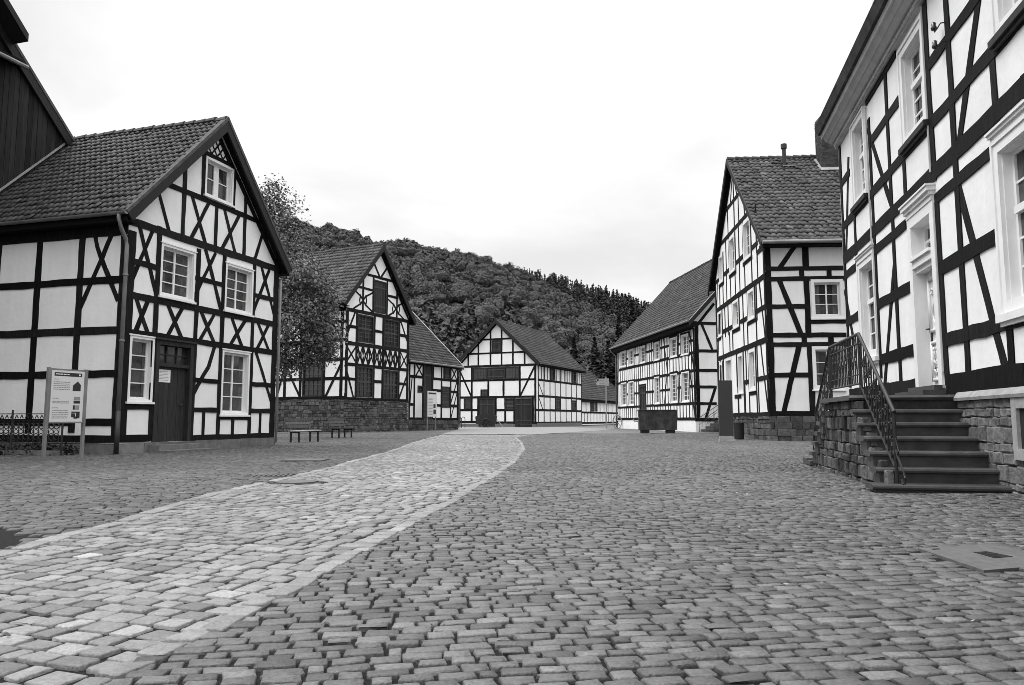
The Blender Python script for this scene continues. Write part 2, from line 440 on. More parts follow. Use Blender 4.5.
def stone_wall(face, mb, u0, z0, u1, z1, rowh, lens, n0, n1, holes=(), jit=.02, tone=(.65, 1.4), gap=.018, clip=None):
    z = z0
    while z < z1-.03:
        h = rowh*random.uniform(.62, 1.42)
        if z+h > z1-.08: h = z1-z
        u = u0-random.uniform(0, lens[0]*.5)
        while u < u1:
            l = random.uniform(*lens); a, b = max(u, u0), min(u+l, u1); u += l
            if b-a < .04: continue
            cu, cz = (a+b)/2, z+h/2
            cut = False
            for hh in holes:
                if hh[1] < z+h-.03 and z+.03 < hh[3] and a < hh[2] and b > hh[0]:
                    if a < hh[0]-.04: b = hh[0]
                    elif b > hh[2]+.04: a = hh[2]
                    else: cut = True
            if cut or b-a < .04: continue
            cu, cz = (a+b)/2, z+h/2
            if clip and not clip(cu, cz): continue
            g = gap/2; e = min(.016, h*.2, (b-a)*.2); d = n1+random.uniform(-jit, jit)
            j = lambda: random.uniform(-.018, .018)
            q = [(a+g+j(), z+g+j()*.6), (b-g+j(), z+g+j()*.6), (b-g+j(), z+h-g+j()*.6), (a+g+j(), z+h-g+j()*.6)]
            fr = [face.P(q[0][0]+e, q[0][1]+e, d), face.P(q[1][0]-e, q[1][1]+e, d+j()), face.P(q[2][0]-e, q[2][1]-e, d+j()), face.P(q[3][0]+e, q[3][1]-e, d)]
            md = [face.P(x, y, d-.012) for x, y in q]; bk = [face.P(x, y, n0) for x, y in q]
            fs = [(0, 1, 2, 3)]
            for i in range(4):
                k = (i+1) % 4; fs += [(i, i+4, k+4, k), (i+4, i+8, k+8, k+4)]
            mb.add(fr+md+bk, fs, random.uniform(*tone))
        z += h

def text_bars(face, mb, u0, u1, z, h, n, words=True):
    u = u0
    while u < u1-.01:
        l = random.uniform(.02, .07) if words else u1-u0
        face.box(mb, u, z, min(u+l, u1), z+h, n-.002, n); u += l+.012
DATA = {
 'A_gable': dict(t=[(0.21,6.04,6.41,6.04,0.22),(1.39,7.42,5.55,7.42,0.16),(0.19,5.0,1.09,5.0,0.14),(2.61,5.0,3.84,5.0,0.14),(5.37,4.94,6.57,4.94,0.14),(0.22,4.11,6.51,4.11,0.19),(0.21,3.14,6.51,3.14,0.17),(2.55,2.02,3.81,2.02,0.14),(5.36,2.02,6.55,2.02,0.14),(2.6,1.16,3.9,1.16,0.15),(0.18,1.21,1.02,1.21,0.15),(5.36,1.16,6.54,1.16,0.15),(3.92,0.94,5.26,0.94,0.15),(0.1,0.39,1.08,0.39,0.18),(2.66,0.34,6.7,0.34,0.18),(0.03,5.73,0.03,0.46,0.27),(6.71,6.08,6.71,0.32,0.27),(1.12,6.09,1.12,3.26,0.16),(1.12,3.21,1.12,0.44,0.16),(2.54,5.81,2.54,3.19,0.16),(2.56,3.02,2.56,0.41,0.16),(3.88,5.88,3.88,3.3,0.16),(3.85,3.08,3.85,0.41,0.16),(5.3,6.12,5.3,3.14,0.16),(5.28,3.11,5.28,0.38,0.16),(2.75,8.86,2.75,7.55,0.14),(1.98,8.15,1.98,6.12,0.14),(3.4,7.32,3.4,6.09,0.14),(4.15,8.73,4.15,7.57,0.14),(4.79,8.06,4.79,6.04,0.14),(2.83,8.85,4.09,8.85,0.12),(1.06,6.95,1.42,6.18,0.125),(2.3,7.37,2.95,6.12,0.125),(3.02,7.33,2.34,6.12,0.125),(3.77,7.34,4.34,6.14,0.125),(4.48,7.34,3.71,6.1,0.125),(5.75,7.06,5.36,6.09,0.125),(0.39,5.92,1.06,4.32,0.125),(0.82,5.91,0.21,4.54,0.125),(3.02,5.85,3.74,4.3,0.125),(3.39,5.84,2.58,4.43,0.125),(5.8,5.85,6.55,4.43,0.125),(6.15,5.85,5.38,4.37,0.125),(0.38,4.05,0.82,3.22,0.125),(0.8,4.06,0.44,3.23,0.125),(1.52,4.07,2.11,3.2,0.125),(2.14,4.07,1.58,3.2,0.125),(2.93,4.01,3.5,3.2,0.125),(3.45,3.99,2.89,3.2,0.125),(4.32,4.02,4.86,3.2,0.125),(4.96,4.0,4.28,3.18,0.125),(5.69,4.0,6.27,3.24,0.125),(6.23,4.0,5.68,3.22,0.125),(5.64,3.03,6.52,1.51,0.125),(3.55,3.07,3.32,2.44,0.13),(3.32,2.44,2.94,1.94,0.13),(2.94,1.94,2.59,1.45,0.13),(3.19,1.15,3.19,0.39,0.12),(4.55,0.92,4.55,0.36,0.12),(5.96,1.15,5.96,0.35,0.12)],
  w=[(1.18,4.25,2.55,5.73,2,4,'white'),(3.92,4.23,5.32,5.72,2,4,'white'),(0.23,1.33,1.1,3.07,1,4,'white'),(3.92,1.01,5.29,3.02,2,4,'white'),(2.82,7.56,4.13,8.76,2,2,'gable'),(1.16,0.25,2.63,3.05,1,1,'door')]),
 'A_side': dict(t=[(4.24,4.49,0.24,4.49,0.19),(4.12,3.17,0.25,3.17,0.19),(4.02,2.05,0.24,2.05,0.19),(1.03,0.81,0.16,0.81,0.19),(1.02,0.38,0.12,0.38,0.19),(2.91,5.61,2.91,0.6,0.19),(1.47,5.68,1.47,0.61,0.19),(0.04,5.58,0.04,0.41,0.19),(1.05,5.69,0.97,5.4,0.13),(0.97,5.4,0.8,5.04,0.13),(0.8,5.04,0.61,4.69,0.13),(0.61,4.69,0.25,4.02,0.13),(0.51,5.71,0.8,5.08,0.13),(0.8,5.08,1.42,3.8,0.13)],
  w=[]),
 'R_front': dict(t=[(2.78,7.39,4.86,7.39,0.17),(3.09,6.48,4.89,6.48,0.17),(-0.04,6.48,0.96,6.48,0.17),(6.56,6.36,8.54,6.36,0.17),(-0.0,5.44,9.68,5.44,0.19),(0.05,4.66,9.57,4.66,0.24),(-0.04,4.26,1.22,4.26,0.17),(2.75,4.25,4.92,4.25,0.17),(6.57,4.24,8.63,4.24,0.17),(-0.16,3.16,1.19,3.16,0.2),(2.94,3.15,5.02,3.15,0.2),(6.57,3.16,8.68,3.16,0.2),(2.88,2.06,5.0,2.06,0.2),(6.56,2.06,9.18,2.06,0.2),(3.21,1.43,5.11,1.43,0.3),(6.58,1.4,9.07,1.4,0.3),(-0.06,7.36,-0.06,1.69,0.2),(2.83,6.92,2.83,1.77,0.16),(4.18,7.39,4.18,1.47,0.16),(6.48,7.34,6.48,5.5,0.16),(6.52,5.41,6.52,4.59,0.16),(6.56,4.25,6.56,1.47,0.16),(7.41,6.93,7.41,1.46,0.16),(1.37,5.37,1.37,4.32,0.16),(5.1,5.38,5.1,4.59,0.16),(8.82,5.42,8.82,4.32,0.16),(8.79,1.99,8.79,1.46,0.16),(0.91,6.73,0.28,4.72,0.17),(-0.13,3.84,0.59,2.73,0.17),(2.81,6.73,4.24,4.67,0.17),(4.12,3.68,3.07,1.55,0.17),(8.5,6.26,7.59,4.75,0.17),(7.45,4.14,7.89,3.16,0.17),(7.92,3.07,8.62,1.47,0.17)],
  w=[(1.34,5.53,2.54,7.38,2,5,'baroque'),(5.09,5.54,6.42,7.27,2,5,'baroque'),(1.39,2.14,2.8,4.27,2,5,'baroque'),(5.14,1.43,6.45,4.43,1,1,'housedoor'),(8.68,2.15,10.13,4.3,2,5,'baroque'),(8.98,5.51,10.43,7.56,2,5,'baroque')]),
 'F_front': dict(t=[(0.16,8.21,3.15,8.21,0.3),(0.2,7.08,3.14,7.08,0.19),(0.18,6.65,3.12,6.65,0.19),(0.21,5.5,1.67,5.5,0.19),(1.76,4.87,3.16,4.87,0.19),(0.11,4.31,3.14,4.31,0.19),(0.09,3.92,3.12,3.92,0.19),(0.21,2.67,1.64,2.67,0.19),(0.16,1.12,3.12,1.12,0.19),(0.15,8.09,0.15,1.17,0.24),(1.76,8.06,1.76,7.18,0.24),(1.73,6.59,1.73,4.27,0.24),(1.69,3.86,1.69,1.17,0.24),(1.47,7.01,1.47,6.72,0.2),(2.57,7.0,2.57,6.7,0.2),(1.46,4.27,1.46,3.98,0.2),(2.53,4.26,2.53,3.97,0.2),(1.23,8.01,0.62,7.17,0.2),(0.57,6.57,1.33,4.42,0.2),(1.24,3.82,0.55,1.17,0.2)],
  w=[(1.81,4.98,3.1,6.61,2,3,'casement'),(1.75,2.06,3.0,3.84,2,3,'casement')]),
 'F_gable': dict(t=[(-0.09,6.81,11.76,6.81,0.24),(0.13,4.15,11.91,4.15,0.24),(0.32,1.05,12.35,1.05,0.24),(2.55,10.17,10.09,10.17,0.2),(4.33,11.59,7.91,11.59,0.2),(3.79,8.04,2.09,8.04,0.2),(6.8,8.04,5.33,8.04,0.2),(9.49,8.02,8.29,8.02,0.2),(5.27,8.44,3.81,8.44,0.2),(8.15,8.42,6.87,8.42,0.2),(10.79,8.4,9.66,8.4,0.2),(2.18,8.44,1.08,8.44,0.2),(1.08,8.02,-0.12,8.02,0.2),(3.22,5.21,1.8,5.21,0.2),(6.44,5.21,4.85,5.21,0.2),(11.02,5.21,9.45,5.21,0.2),(4.64,5.47,3.5,5.47,0.2),(9.41,5.47,6.59,5.47,0.2),(1.69,5.53,-0.05,5.53,0.2),(3.38,2.05,2.03,2.05,0.2),(4.88,2.58,3.48,2.58,0.2),(1.87,2.6,0.12,2.6,0.2),(6.37,1.97,5.07,1.97,0.2),(0.1,1.1,0.1,8.0,0.24)],
  w=[]),
 'B_gable': dict(t=[(-0.13,8.02,7.19,8.02,0.24),(-0.08,5.82,7.24,5.82,0.24),(2.21,10.67,5.1,10.67,0.2),(1.26,9.67,2.77,9.67,0.16),(4.35,9.56,5.72,9.56,0.16),(-0.04,6.93,1.2,6.93,0.2),(3.04,6.9,4.05,6.9,0.2),(5.88,6.91,7.1,6.91,0.2),(-0.04,4.43,7.27,4.43,0.2),(-0.08,3.48,1.14,3.48,0.2),(2.97,3.43,4.05,3.43,0.2),(5.88,3.4,7.18,3.4,0.2),(-0.12,2.21,7.3,2.21,0.2),(-0.13,8.06,-0.13,2.22,0.26),(7.21,7.99,7.21,2.26,0.26),(1.19,7.9,1.19,2.32,0.2),(3.0,7.99,3.0,2.3,0.2),(4.13,7.98,4.13,2.33,0.2),(5.98,8.0,5.98,2.3,0.2),(1.72,10.34,1.72,8.1,0.18),(2.83,10.61,2.83,8.11,0.18),(4.38,10.66,4.38,8.09,0.18),(5.62,10.06,5.62,8.1,0.18),(2.9,11.53,3.56,10.68,0.16),(4.29,11.43,3.66,10.7,0.16),(0.91,7.91,-0.02,6.21,0.16),(6.16,7.88,7.11,6.32,0.16),(0.05,4.26,0.93,2.26,0.16),(7.06,4.11,6.01,2.27,0.16),(2.7,9.47,1.99,9.11,0.13),(1.99,9.11,1.47,8.56,0.13),(1.47,8.56,0.8,8.18,0.13),(1.44,9.13,1.35,8.77,0.11),(1.35,8.77,1.46,8.45,0.11),(0.76,9.41,1.45,9.09,0.13),(1.45,9.09,2.01,8.56,0.13),(2.01,8.56,2.74,8.19,0.13),(2.0,9.21,2.12,8.88,0.11),(2.12,8.88,2.02,8.53,0.11),(6.64,9.42,5.83,9.03,0.13),(5.83,9.03,5.23,8.45,0.13),(5.23,8.45,4.46,8.05,0.13),(5.2,9.05,5.09,8.68,0.11),(5.09,8.68,5.22,8.34,0.11),(4.42,9.36,5.21,9.02,0.13),(5.21,9.02,5.84,8.45,0.13),(5.84,8.45,6.67,8.05,0.13),(5.84,9.14,5.97,8.8,0.11),(5.97,8.8,5.86,8.42,0.11)],
  w=[(1.24,5.99,2.93,7.86,4,6,'dark'),(4.15,5.94,5.93,7.89,4,6,'dark'),(1.2,2.33,2.97,4.38,4,6,'dark'),(4.12,2.28,5.91,4.29,4,6,'dark'),(2.89,8.18,4.36,10.46,1,1,'hatch')]),
 'B_side': dict(t=[(1.77,8.01,0.27,8.01,0.2),(6.58,7.22,0.41,7.22,0.2),(6.53,6.01,0.37,6.01,0.2),(6.47,4.76,0.3,4.76,0.2),(6.42,3.51,0.3,3.51,0.2),(6.37,2.26,0.19,2.26,0.2),(0.29,7.97,0.29,2.23,0.22),(1.85,8.07,1.85,2.25,0.22),(3.64,8.19,3.64,2.27,0.22),(5.08,8.28,5.08,2.29,0.22),(0.42,4.27,1.55,2.31,0.18),(5.09,4.45,5.74,2.43,0.18),(4.97,4.31,3.71,2.34,0.18),(1.52,7.68,0.41,6.23,0.18)],
  w=[(1.82,2.35,3.53,4.57,4,6,'dark'),(1.94,6.0,3.62,7.03,4,3,'dark')]),
 'C_front': dict(t=[(0.55,5.08,8.46,5.08,0.25),(0.62,4.05,2.56,4.05,0.2),(3.74,4.01,7.73,4.01,0.2),(3.92,3.11,5.2,3.11,0.2),(6.63,3.08,7.74,3.08,0.2),(3.94,1.94,5.22,1.94,0.2),(6.61,1.94,7.76,1.94,0.2),(0.67,1.96,1.25,1.96,0.2),(3.97,0.87,7.78,0.87,0.2),(0.7,0.9,2.63,0.9,0.2),(0.65,5.08,0.65,0.9,0.2),(1.3,5.12,1.3,0.9,0.2),(2.59,5.21,2.59,0.9,0.2),(3.76,5.29,3.76,0.9,0.2),(5.2,5.17,5.2,0.9,0.2),(6.59,5.26,6.59,0.9,0.2),(7.74,5.33,7.74,0.9,0.2),(5.54,5.06,5.54,4.09,0.16),(3.97,5.14,3.97,4.06,0.16),(1.48,5.06,2.45,4.11,0.13),(2.39,5.08,1.43,4.06,0.13),(6.7,5.04,7.64,4.06,0.13),(7.63,5.05,6.72,4.02,0.13),(0.99,3.96,0.74,2.0,0.13),(7.64,3.97,6.65,2.1,0.13),(7.66,3.02,6.72,0.95,0.13)],
  w=[(2.57,0.7,3.78,5.23,1,1,'barndoor'),(5.29,1.77,6.55,3.47,1,1,'louvre'),(5.62,4.12,6.51,5.14,1,1,'hatch'),(1.74,2.86,2.56,3.4,2,2,'dark')]),
 'D_gable': dict(t=[(9.63,6.81,-0.04,6.81,0.26),(8.56,8.26,1.39,8.26,0.2),(6.93,9.83,2.94,9.83,0.2),(9.71,5.21,0.06,5.21,0.24),(9.7,3.31,0.07,3.31,0.24),(9.68,1.88,7.13,1.88,0.24),(4.98,1.86,2.57,1.86,0.24),(9.67,0.53,7.12,0.53,0.24),(5.02,0.47,2.57,0.47,0.24),(0.49,0.48,0.06,0.48,0.24),(8.43,8.27,8.43,7.01,0.2),(7.01,9.71,7.01,6.97,0.2),(5.59,10.9,5.59,6.92,0.2),(4.2,10.83,4.2,6.88,0.2),(2.81,9.64,2.81,6.84,0.2),(1.39,8.24,1.39,6.8,0.2),(7.89,6.88,7.89,0.53,0.24),(5.94,5.24,5.94,3.44,0.24),(3.96,5.2,3.96,3.41,0.24),(1.98,6.7,1.98,3.39,0.24),(7.13,3.28,7.13,0.53,0.24),(4.98,3.26,4.98,0.09,0.24),(3.86,3.25,3.86,0.53,0.24),(2.58,3.23,2.58,0.1,0.24),(0.48,3.21,0.48,0.32,0.24),(9.57,6.81,9.57,0.3,0.24),(0.05,6.65,0.05,0.32,0.24),(9.57,6.47,8.06,3.51,0.2),(0.19,6.63,1.9,3.43,0.2)],
  w=[(6.12,5.4,7.85,6.68,4,3,'dark'),(3.88,5.35,6.06,6.63,1,1,'hatch'),(2.08,5.31,3.82,6.57,4,3,'dark'),(4.26,8.35,5.46,9.71,1,1,'hatch'),(5.96,3.42,6.84,4.19,2,2,'dark'),(8.06,1.99,8.96,3.21,2,2,'dark'),(5.03,0.07,7.05,3.19,1,1,'barndoor'),(0.51,0.06,2.54,3.14,1,1,'barndoor'),(2.59,1.9,3.76,3.16,1,1,'louvre')]),
 'D_side': dict(t=[(0.49,6.78,14.91,6.78,0.24),(0.47,5.18,14.87,5.18,0.24),(0.45,3.4,14.82,3.4,0.24),(0.44,1.85,14.77,1.85,0.24),(0.43,0.45,14.73,0.45,0.24),(0.57,6.69,0.57,0.54,0.2),(2.2,6.79,2.2,0.53,0.2),(4.01,6.91,4.01,0.52,0.2),(5.58,7.01,5.58,0.52,0.2),(7.4,7.12,7.4,0.51,0.2),(9.22,7.24,9.22,0.5,0.2),(11.1,7.36,11.1,0.5,0.2),(12.92,7.48,12.92,0.49,0.2),(14.76,7.59,14.76,0.48,0.2),(0.75,4.71,1.9,3.53,0.14),(0.74,3.16,1.89,1.86,0.14)],
  w=[(4.21,5.32,5.54,6.66,1,1,'hatch'),(11.31,5.26,12.8,6.69,1,1,'hatch'),(5.7,1.94,7.23,3.29,1,1,'hatch'),(11.23,1.97,12.72,3.16,1,1,'hatch')]),
 'G_front': dict(t=[(1.44,3.32,16.19,3.32,0.24),(1.39,1.71,16.12,1.71,0.24),(1.36,0.35,16.04,0.35,0.24),(2.21,3.19,2.21,1.77,0.2),(4.03,3.23,4.03,1.78,0.2),(5.92,3.27,5.92,1.79,0.2),(8.09,3.32,8.09,1.81,0.2),(9.89,3.36,9.89,1.83,0.2),(11.75,3.4,11.75,1.84,0.2),(13.67,3.44,13.67,1.86,0.2),(15.65,3.48,15.65,1.87,0.2)],
  w=[(4.18,1.86,5.64,3.1,1,1,'hatch'),(6.11,1.87,6.93,3.14,1,1,'hatch')]),
 'E_front': dict(t=[(19.62,7.11,-0.43,7.11,0.3),(18.99,5.36,-0.26,5.36,0.2),(19.06,4.15,-0.19,4.15,0.2),(19.18,1.92,12.56,1.92,0.2),(10.95,1.94,-0.04,1.94,0.2),(19.23,0.89,-0.1,0.89,0.2),(-0.28,6.97,-0.28,0.81,0.26)],
  w=[(16.46,5.58,18.43,7.0,2,4,'small'),(14.06,5.54,15.71,6.96,2,4,'small'),(10.75,5.49,12.35,6.91,2,4,'small'),(7.15,5.44,8.54,6.86,2,4,'small'),(3.24,5.38,4.8,6.8,2,4,'small'),(0.94,5.35,2.43,6.77,2,4,'small'),(16.51,2.04,18.28,4.14,2,6,'small'),(14.21,2.04,15.86,4.14,2,6,'small'),(7.36,2.05,8.6,4.15,2,6,'small'),(3.36,2.06,4.85,4.16,2,6,'small'),(0.99,2.06,2.47,4.16,2,6,'small'),(10.91,0.85,12.52,3.6,1,1,'barndoor')]),
 'E_side': dict(t=[(0.16,5.47,1.55,5.47,0.2),(0.12,4.15,1.51,4.15,0.2),(0.09,3.03,1.48,3.03,0.2),(0.07,1.92,1.45,1.92,0.2),(0.04,0.84,1.42,0.84,0.2),(0.18,7.35,1.89,7.35,0.2),(0.21,7.23,0.21,0.81,0.24),(1.74,8.29,1.74,0.81,0.2),(0.64,7.18,1.25,5.67,0.18),(1.41,2.89,0.7,0.89,0.18),(0.26,7.23,1.43,8.63,0.18)],
  w=[]),
}

# ------------------------------------------------------------------ camera, light, sky
cam = bpy.data.cameras.new('camera'); co = bpy.data.objects.new('camera', cam); COL.objects.link(co)
co.location = (0, 0, .9); co.rotation_euler = (R(90+5.8), 0, 0)
cam.sensor_fit = 'HORIZONTAL'; cam.sensor_width = 36; cam.lens = 750/1024*36; cam.clip_end = 3000; cam.clip_start = .05
scene.camera = co
scene.cycles.pixel_filter_type = 'BLACKMAN_HARRIS'; scene.cycles.filter_width = .85
SUN_EL, SUN_AZ = 58, -85          # azimuth measured from +Y towards +X
sl = bpy.data.lights.new('sun', 'SUN'); sl.energy = 1.2; sl.angle = R(30); sl.color = (1, 1, 1)
so = bpy.data.objects.new('sun', sl); COL.objects.link(so); so.rotation_euler = (R(90-SUN_EL), 0, R(180-SUN_AZ)); so.location = (0, 20, 60)
w = bpy.data.worlds.new('World'); scene.world = w; w.use_nodes = True
nt = w.node_tree; N = nt.nodes; Lk = nt.links; bg = N['Background']
sky = N.new('ShaderNodeTexSky'); sky.sky_type = 'NISHITA'; sky.sun_disc = False
sky.sun_elevation = R(SUN_EL); sky.sun_rotation = R(SUN_AZ); sky.dust_density = 4; sky.air_density = 1
bw = N.new('ShaderNodeRGBToBW'); Lk.new(sky.outputs[0], bw.inputs[0])
tc = N.new('ShaderNodeTexCoord')
sep = N.new('ShaderNodeSeparateXYZ'); Lk.new(tc.outputs['Generated'], sep.inputs[0])
# cloud layer: project the direction on a flat ceiling
zc = N.new('ShaderNodeMath'); zc.operation = 'ADD'; zc.inputs[1].default_value = .22; Lk.new(sep.outputs[2], zc.inputs[0])
dv = N.new('ShaderNodeVectorMath'); dv.operation = 'DIVIDE'; cb = N.new('ShaderNodeCombineXYZ')
for i in range(3): Lk.new(zc.outputs[0], cb.inputs[i])
Lk.new(tc.outputs['Generated'], dv.inputs[0]); Lk.new(cb.outputs[0], dv.inputs[1])
cn = N.new('ShaderNodeTexNoise'); cn.inputs['Scale'].default_value = .95; cn.inputs['Detail'].default_value = 7; cn.inputs['Roughness'].default_value = .52; cn.inputs['Distortion'].default_value = .35
Lk.new(dv.outputs[0], cn.inputs['Vector'])
cr = N.new('ShaderNodeMapRange'); cr.interpolation_type = 'SMOOTHSTEP'
cr.inputs['From Min'].default_value = .34; cr.inputs['From Max'].default_value = .66; cr.inputs['To Min'].default_value = 12.2; cr.inputs['To Max'].default_value = 16.2
Lk.new(cn.outputs['Fac'], cr.inputs['Value'])
# sky behind the camera (towards -Y) made brighter to lift the facing walls
gy = N.new('ShaderNodeMapRange'); gy.inputs['From Min'].default_value = -1; gy.inputs['From Max'].default_value = 1; gy.inputs['To Min'].default_value = SKYBACK; gy.inputs['To Max'].default_value = 1.06
Lk.new(sep.outputs[1], gy.inputs['Value'])
ge = N.new('ShaderNodeValToRGB'); rp = ge.color_ramp   # an overcast sky is brightest overhead
for (p_, v_) in ((0.0, .345), (.12, .345), (.30, .33), (.54, .318), (.72, .85), (1.0, 1.3)):
    e_ = rp.elements[0] if p_ == 0 else rp.elements[-1] if p_ == 1 else rp.elements.new(p_)
    e_.position = p_; e_.color = (v_, v_, v_, 1)
Lk.new(sep.outputs[2], ge.inputs['Fac'])
m0 = N.new('ShaderNodeMath'); m0.operation = 'MULTIPLY'; Lk.new(ge.outputs['Color'], m0.inputs[0]); Lk.new(gy.outputs[0], m0.inputs[1]); gy = m0
ml = N.new('ShaderNodeMath'); ml.operation = 'MULTIPLY'; Lk.new(cr.outputs[0], ml.inputs[0]); Lk.new(gy.outputs[0], ml.inputs[1])
mx = N.new('ShaderNodeMix'); mx.data_type = 'FLOAT'; mx.inputs[0].default_value = .94
Lk.new(bw.outputs[0], mx.inputs[2]); Lk.new(ml.outputs[0], mx.inputs[3])
Lk.new(mx.outputs[0], bg.inputs['Color']); bg.inputs['Strength'].default_value = .1
vs_ = scene.view_settings; vs_.view_transform = 'Standard'; vs_.look = 'None'; vs_.exposure = EXPOSURE; vs_.gamma = 1; vs_.use_curve_mapping = False

# ------------------------------------------------------------------ ground
def sheet(name, poly, z, m):
    me = bpy.data.meshes.new(name); me.from_pydata([(x, y, z) for x, y in poly], [], [tuple(range(len(poly)))]); me.materials.append(m)
    o = bpy.data.objects.new(name, me); COL.objects.link(o); return o
struct(sheet('ground', [(-900, -300), (900, -300), (900, 1200), (-900, 1200)], -.30, M['meadow']))
KR = [(-1.52, 1.0), (-1.39, 2.65), (-1.33, 2.93), (-1.28, 3.19), (-1.22, 3.43), (-1.13, 4.17), (-1.04, 4.92), (-.91, 6.07), (-.62, 8.42), (-.23, 11.91), (.1, 15.83), (.41, 22.59), (.42, 28.6), (.25, 36), (.9, 42), (3.0, 47.7)]
KL = [(-3.4, 1.0), (-3.5, 5.25), (-3.54, 5.86), (-3.48, 6.57), (-3.56, 7.32), (-3.6, 8.52), (-3.57, 10.37), (-3.44, 13.38), (-3.46, 17.13), (-3.5, 20.56), (-3.9, 33.17), (-3.97, 39.47), (-4.0, 47.7)]
kr = np.array(KR); kl = np.array(KL)
def xr(y): return np.interp(y, kr[:, 1], kr[:, 0])
def xl(y): return np.interp(y, kl[:, 1], kl[:, 0])
def und(x, y): return .006*np.sin(x*1.3+.7*y)+.005*np.sin(y*1.9-.5*x+1)+.010*np.sin(x*.45-y*.31)+.003*np.sin(3.1*x+2.3*y)
SLAB = [(2.80, 5.27), (3.27, 5.50), (3.55, 4.80), (2.75, 4.54)]
def inquad(x, y, q, grow=0.0):
    c = np.mean(q, 0); r = np.ones(x.shape, bool)
    for i in range(4):
        a = np.array(q[i]); b = np.array(q[(i+1) % 4]); a = c+(a-c)*(1+grow); b = c+(b-c)*(1+grow)
        s = (b[0]-a[0])*(y-a[1])-(b[1]-a[1])*(x-a[0]); sc = (b[0]-a[0])*(c[1]-a[1])-(b[1]-a[1])*(c[0]-a[0])
        r &= (s*np.sign(sc) > 0)
    return r
SLAB = [(2.80, 5.29), (3.40, 5.47), (3.62, 4.80), (2.78, 4.53)]
COVER = [(-4.95, 16.25), (-4.1, 16.25), (-4.1, 17.0), (-4.95, 17.0)]
GRATE = [(-4.05, 11.72), (-3.45, 11.85), (-3.5, 12.3), (-4.1, 12.15)]
SOIL = [(-5.2, 6.3), (-4.2, 6.27), (-3.66, 5.85), (-3.62, 5.55), (-3.62, 5.2), (-5.2, 4.6)]
MAN = (-3.05, 10.75, .34)
def free(x, y):
    k = ~inquad(x, y, SLAB, .12) & ~inquad(x, y, COVER, .1) & ~inquad(x, y, GRATE, .15)
    k &= np.hypot(x-MAN[0], y-MAN[1]) > MAN[2]+.07
    k &= ~((x < -3.62) & (y < 6.28-np.clip((x+4.2)*.75, 0, .5)) & (y > 4.4))
    return k
def view(x, y, m=1.6): return (np.abs(x) < .70*y+m) & (y > 1.15)

def sett_mesh(name, cx, cy, ang, a, b, m, tone, detail, jit=.07, rough=.0026, lift=0.0):
    n = len(cx)
    if detail: T = np.array([(-1, -.84), (-.93, -1), (.93, -1), (1, -.84), (1, .84), (.93, 1), (-.93, 1), (-1, .84)])
    else: T = np.array([(-1, -1), (1, -1), (1, 1), (-1, 1)])
    K = len(T)
    P = T[None]*np.stack([a, b], 1)[:, None, :]*(1+RNG.normal(0, jit, (n, K, 2)).clip(-.16, .16))
    tilt = RNG.normal(0, .015, (n, 2)); h = RNG.normal(0, rough, n)
    rings = [(1.0, -.03), (1.0, -.0055), (.90, .0)] if detail else [(1.0, -.03), (.84, 0.0)]
    vs = []
    ca, sa = np.cos(ang), np.sin(ang)
    for (sc, dz) in rings:
        x = P[:, :, 0]*sc if sc == 1 else np.sign(P[:, :, 0])*np.maximum(np.abs(P[:, :, 0])-(1-sc)*b[:, None], .004)
        y = P[:, :, 1]*sc
        X = cx[:, None]+x*ca[:, None]-y*sa[:, None]; Y = cy[:, None]+x*sa[:, None]+y*ca[:, None]
        Z = und(cx, cy)[:, None]+h[:, None]+dz+np.reshape(lift, (-1, 1))+tilt[:, :1]*x+tilt[:, 1:]*y
        if dz == 0: Z = Z+RNG.normal(0, .0012, Z.shape)
        vs.append(np.stack([X, Y, Z], 2))
    V = np.concatenate(vs, 1).reshape(-1, 3); nr = len(rings); q = []
    for r in range(nr-1):
        for k in range(K): q.append((r*K+k, r*K+(k+1) % K, (r+1)*K+(k+1) % K, (r+1)*K+k))
    t = (nr-1)*K
    if detail: q += [(t, t+1, t+2, t+3), (t, t+3, t+4, t+7), (t+7, t+4, t+5, t+6)]
    else: q += [(t, t+1, t+2, t+3)]
    q = np.array(q); F = (np.arange(n)[:, None, None]*(nr*K)+q[None]).reshape(-1, 4)
    return struct(npmesh(name, V, F, m, np.repeat(tone, len(q))))

def courses(theta, pitch, lmin, lmax, box, ok, wave=.03):
    """running-bond courses turned by theta; returns centre, angle and half sizes of the stones kept by ok()"""
    c, s = math.cos(theta), math.sin(theta); x0, y0, x1, y1 = box
    cor = [(x*c+y*s, -x*s+y*c) for x in (x0, x1) for y in (y0, y1)]
    p0, p1 = min(q[0] for q in cor), max(q[0] for q in cor); r0, r1 = min(q[1] for q in cor), max(q[1] for q in cor)
    out = []; r = r0; k = 0
    while r < r1:
        ph = pitch*random.uniform(.86, 1.16); n = int((p1-p0)/lmin)+2
        L = RNG.uniform(lmin, lmax, n); L[RNG.random(n) < .06] *= .62
        e = p0-random.uniform(0, lmax)+np.concatenate([[0], np.cumsum(L)]); m = (e[:-1]+e[1:])/2
        rr = r+ph/2+wave*np.sin(m*.55+r*.12)+wave*.5*np.sin(m*1.7+r*.4)
        X = m*c-rr*s; Y = m*s+rr*c; keep = ok(X, Y)
        if keep.any(): out.append(np.stack([X[keep], Y[keep], np.full(keep.sum(), theta)+RNG.normal(0, .022, keep.sum())+wave*.5*np.cos(m[keep]*.55+r*.12), L[keep]/2, np.full(keep.sum(), ph/2)]))
        r += ph
    return np.concatenate(out, 1)

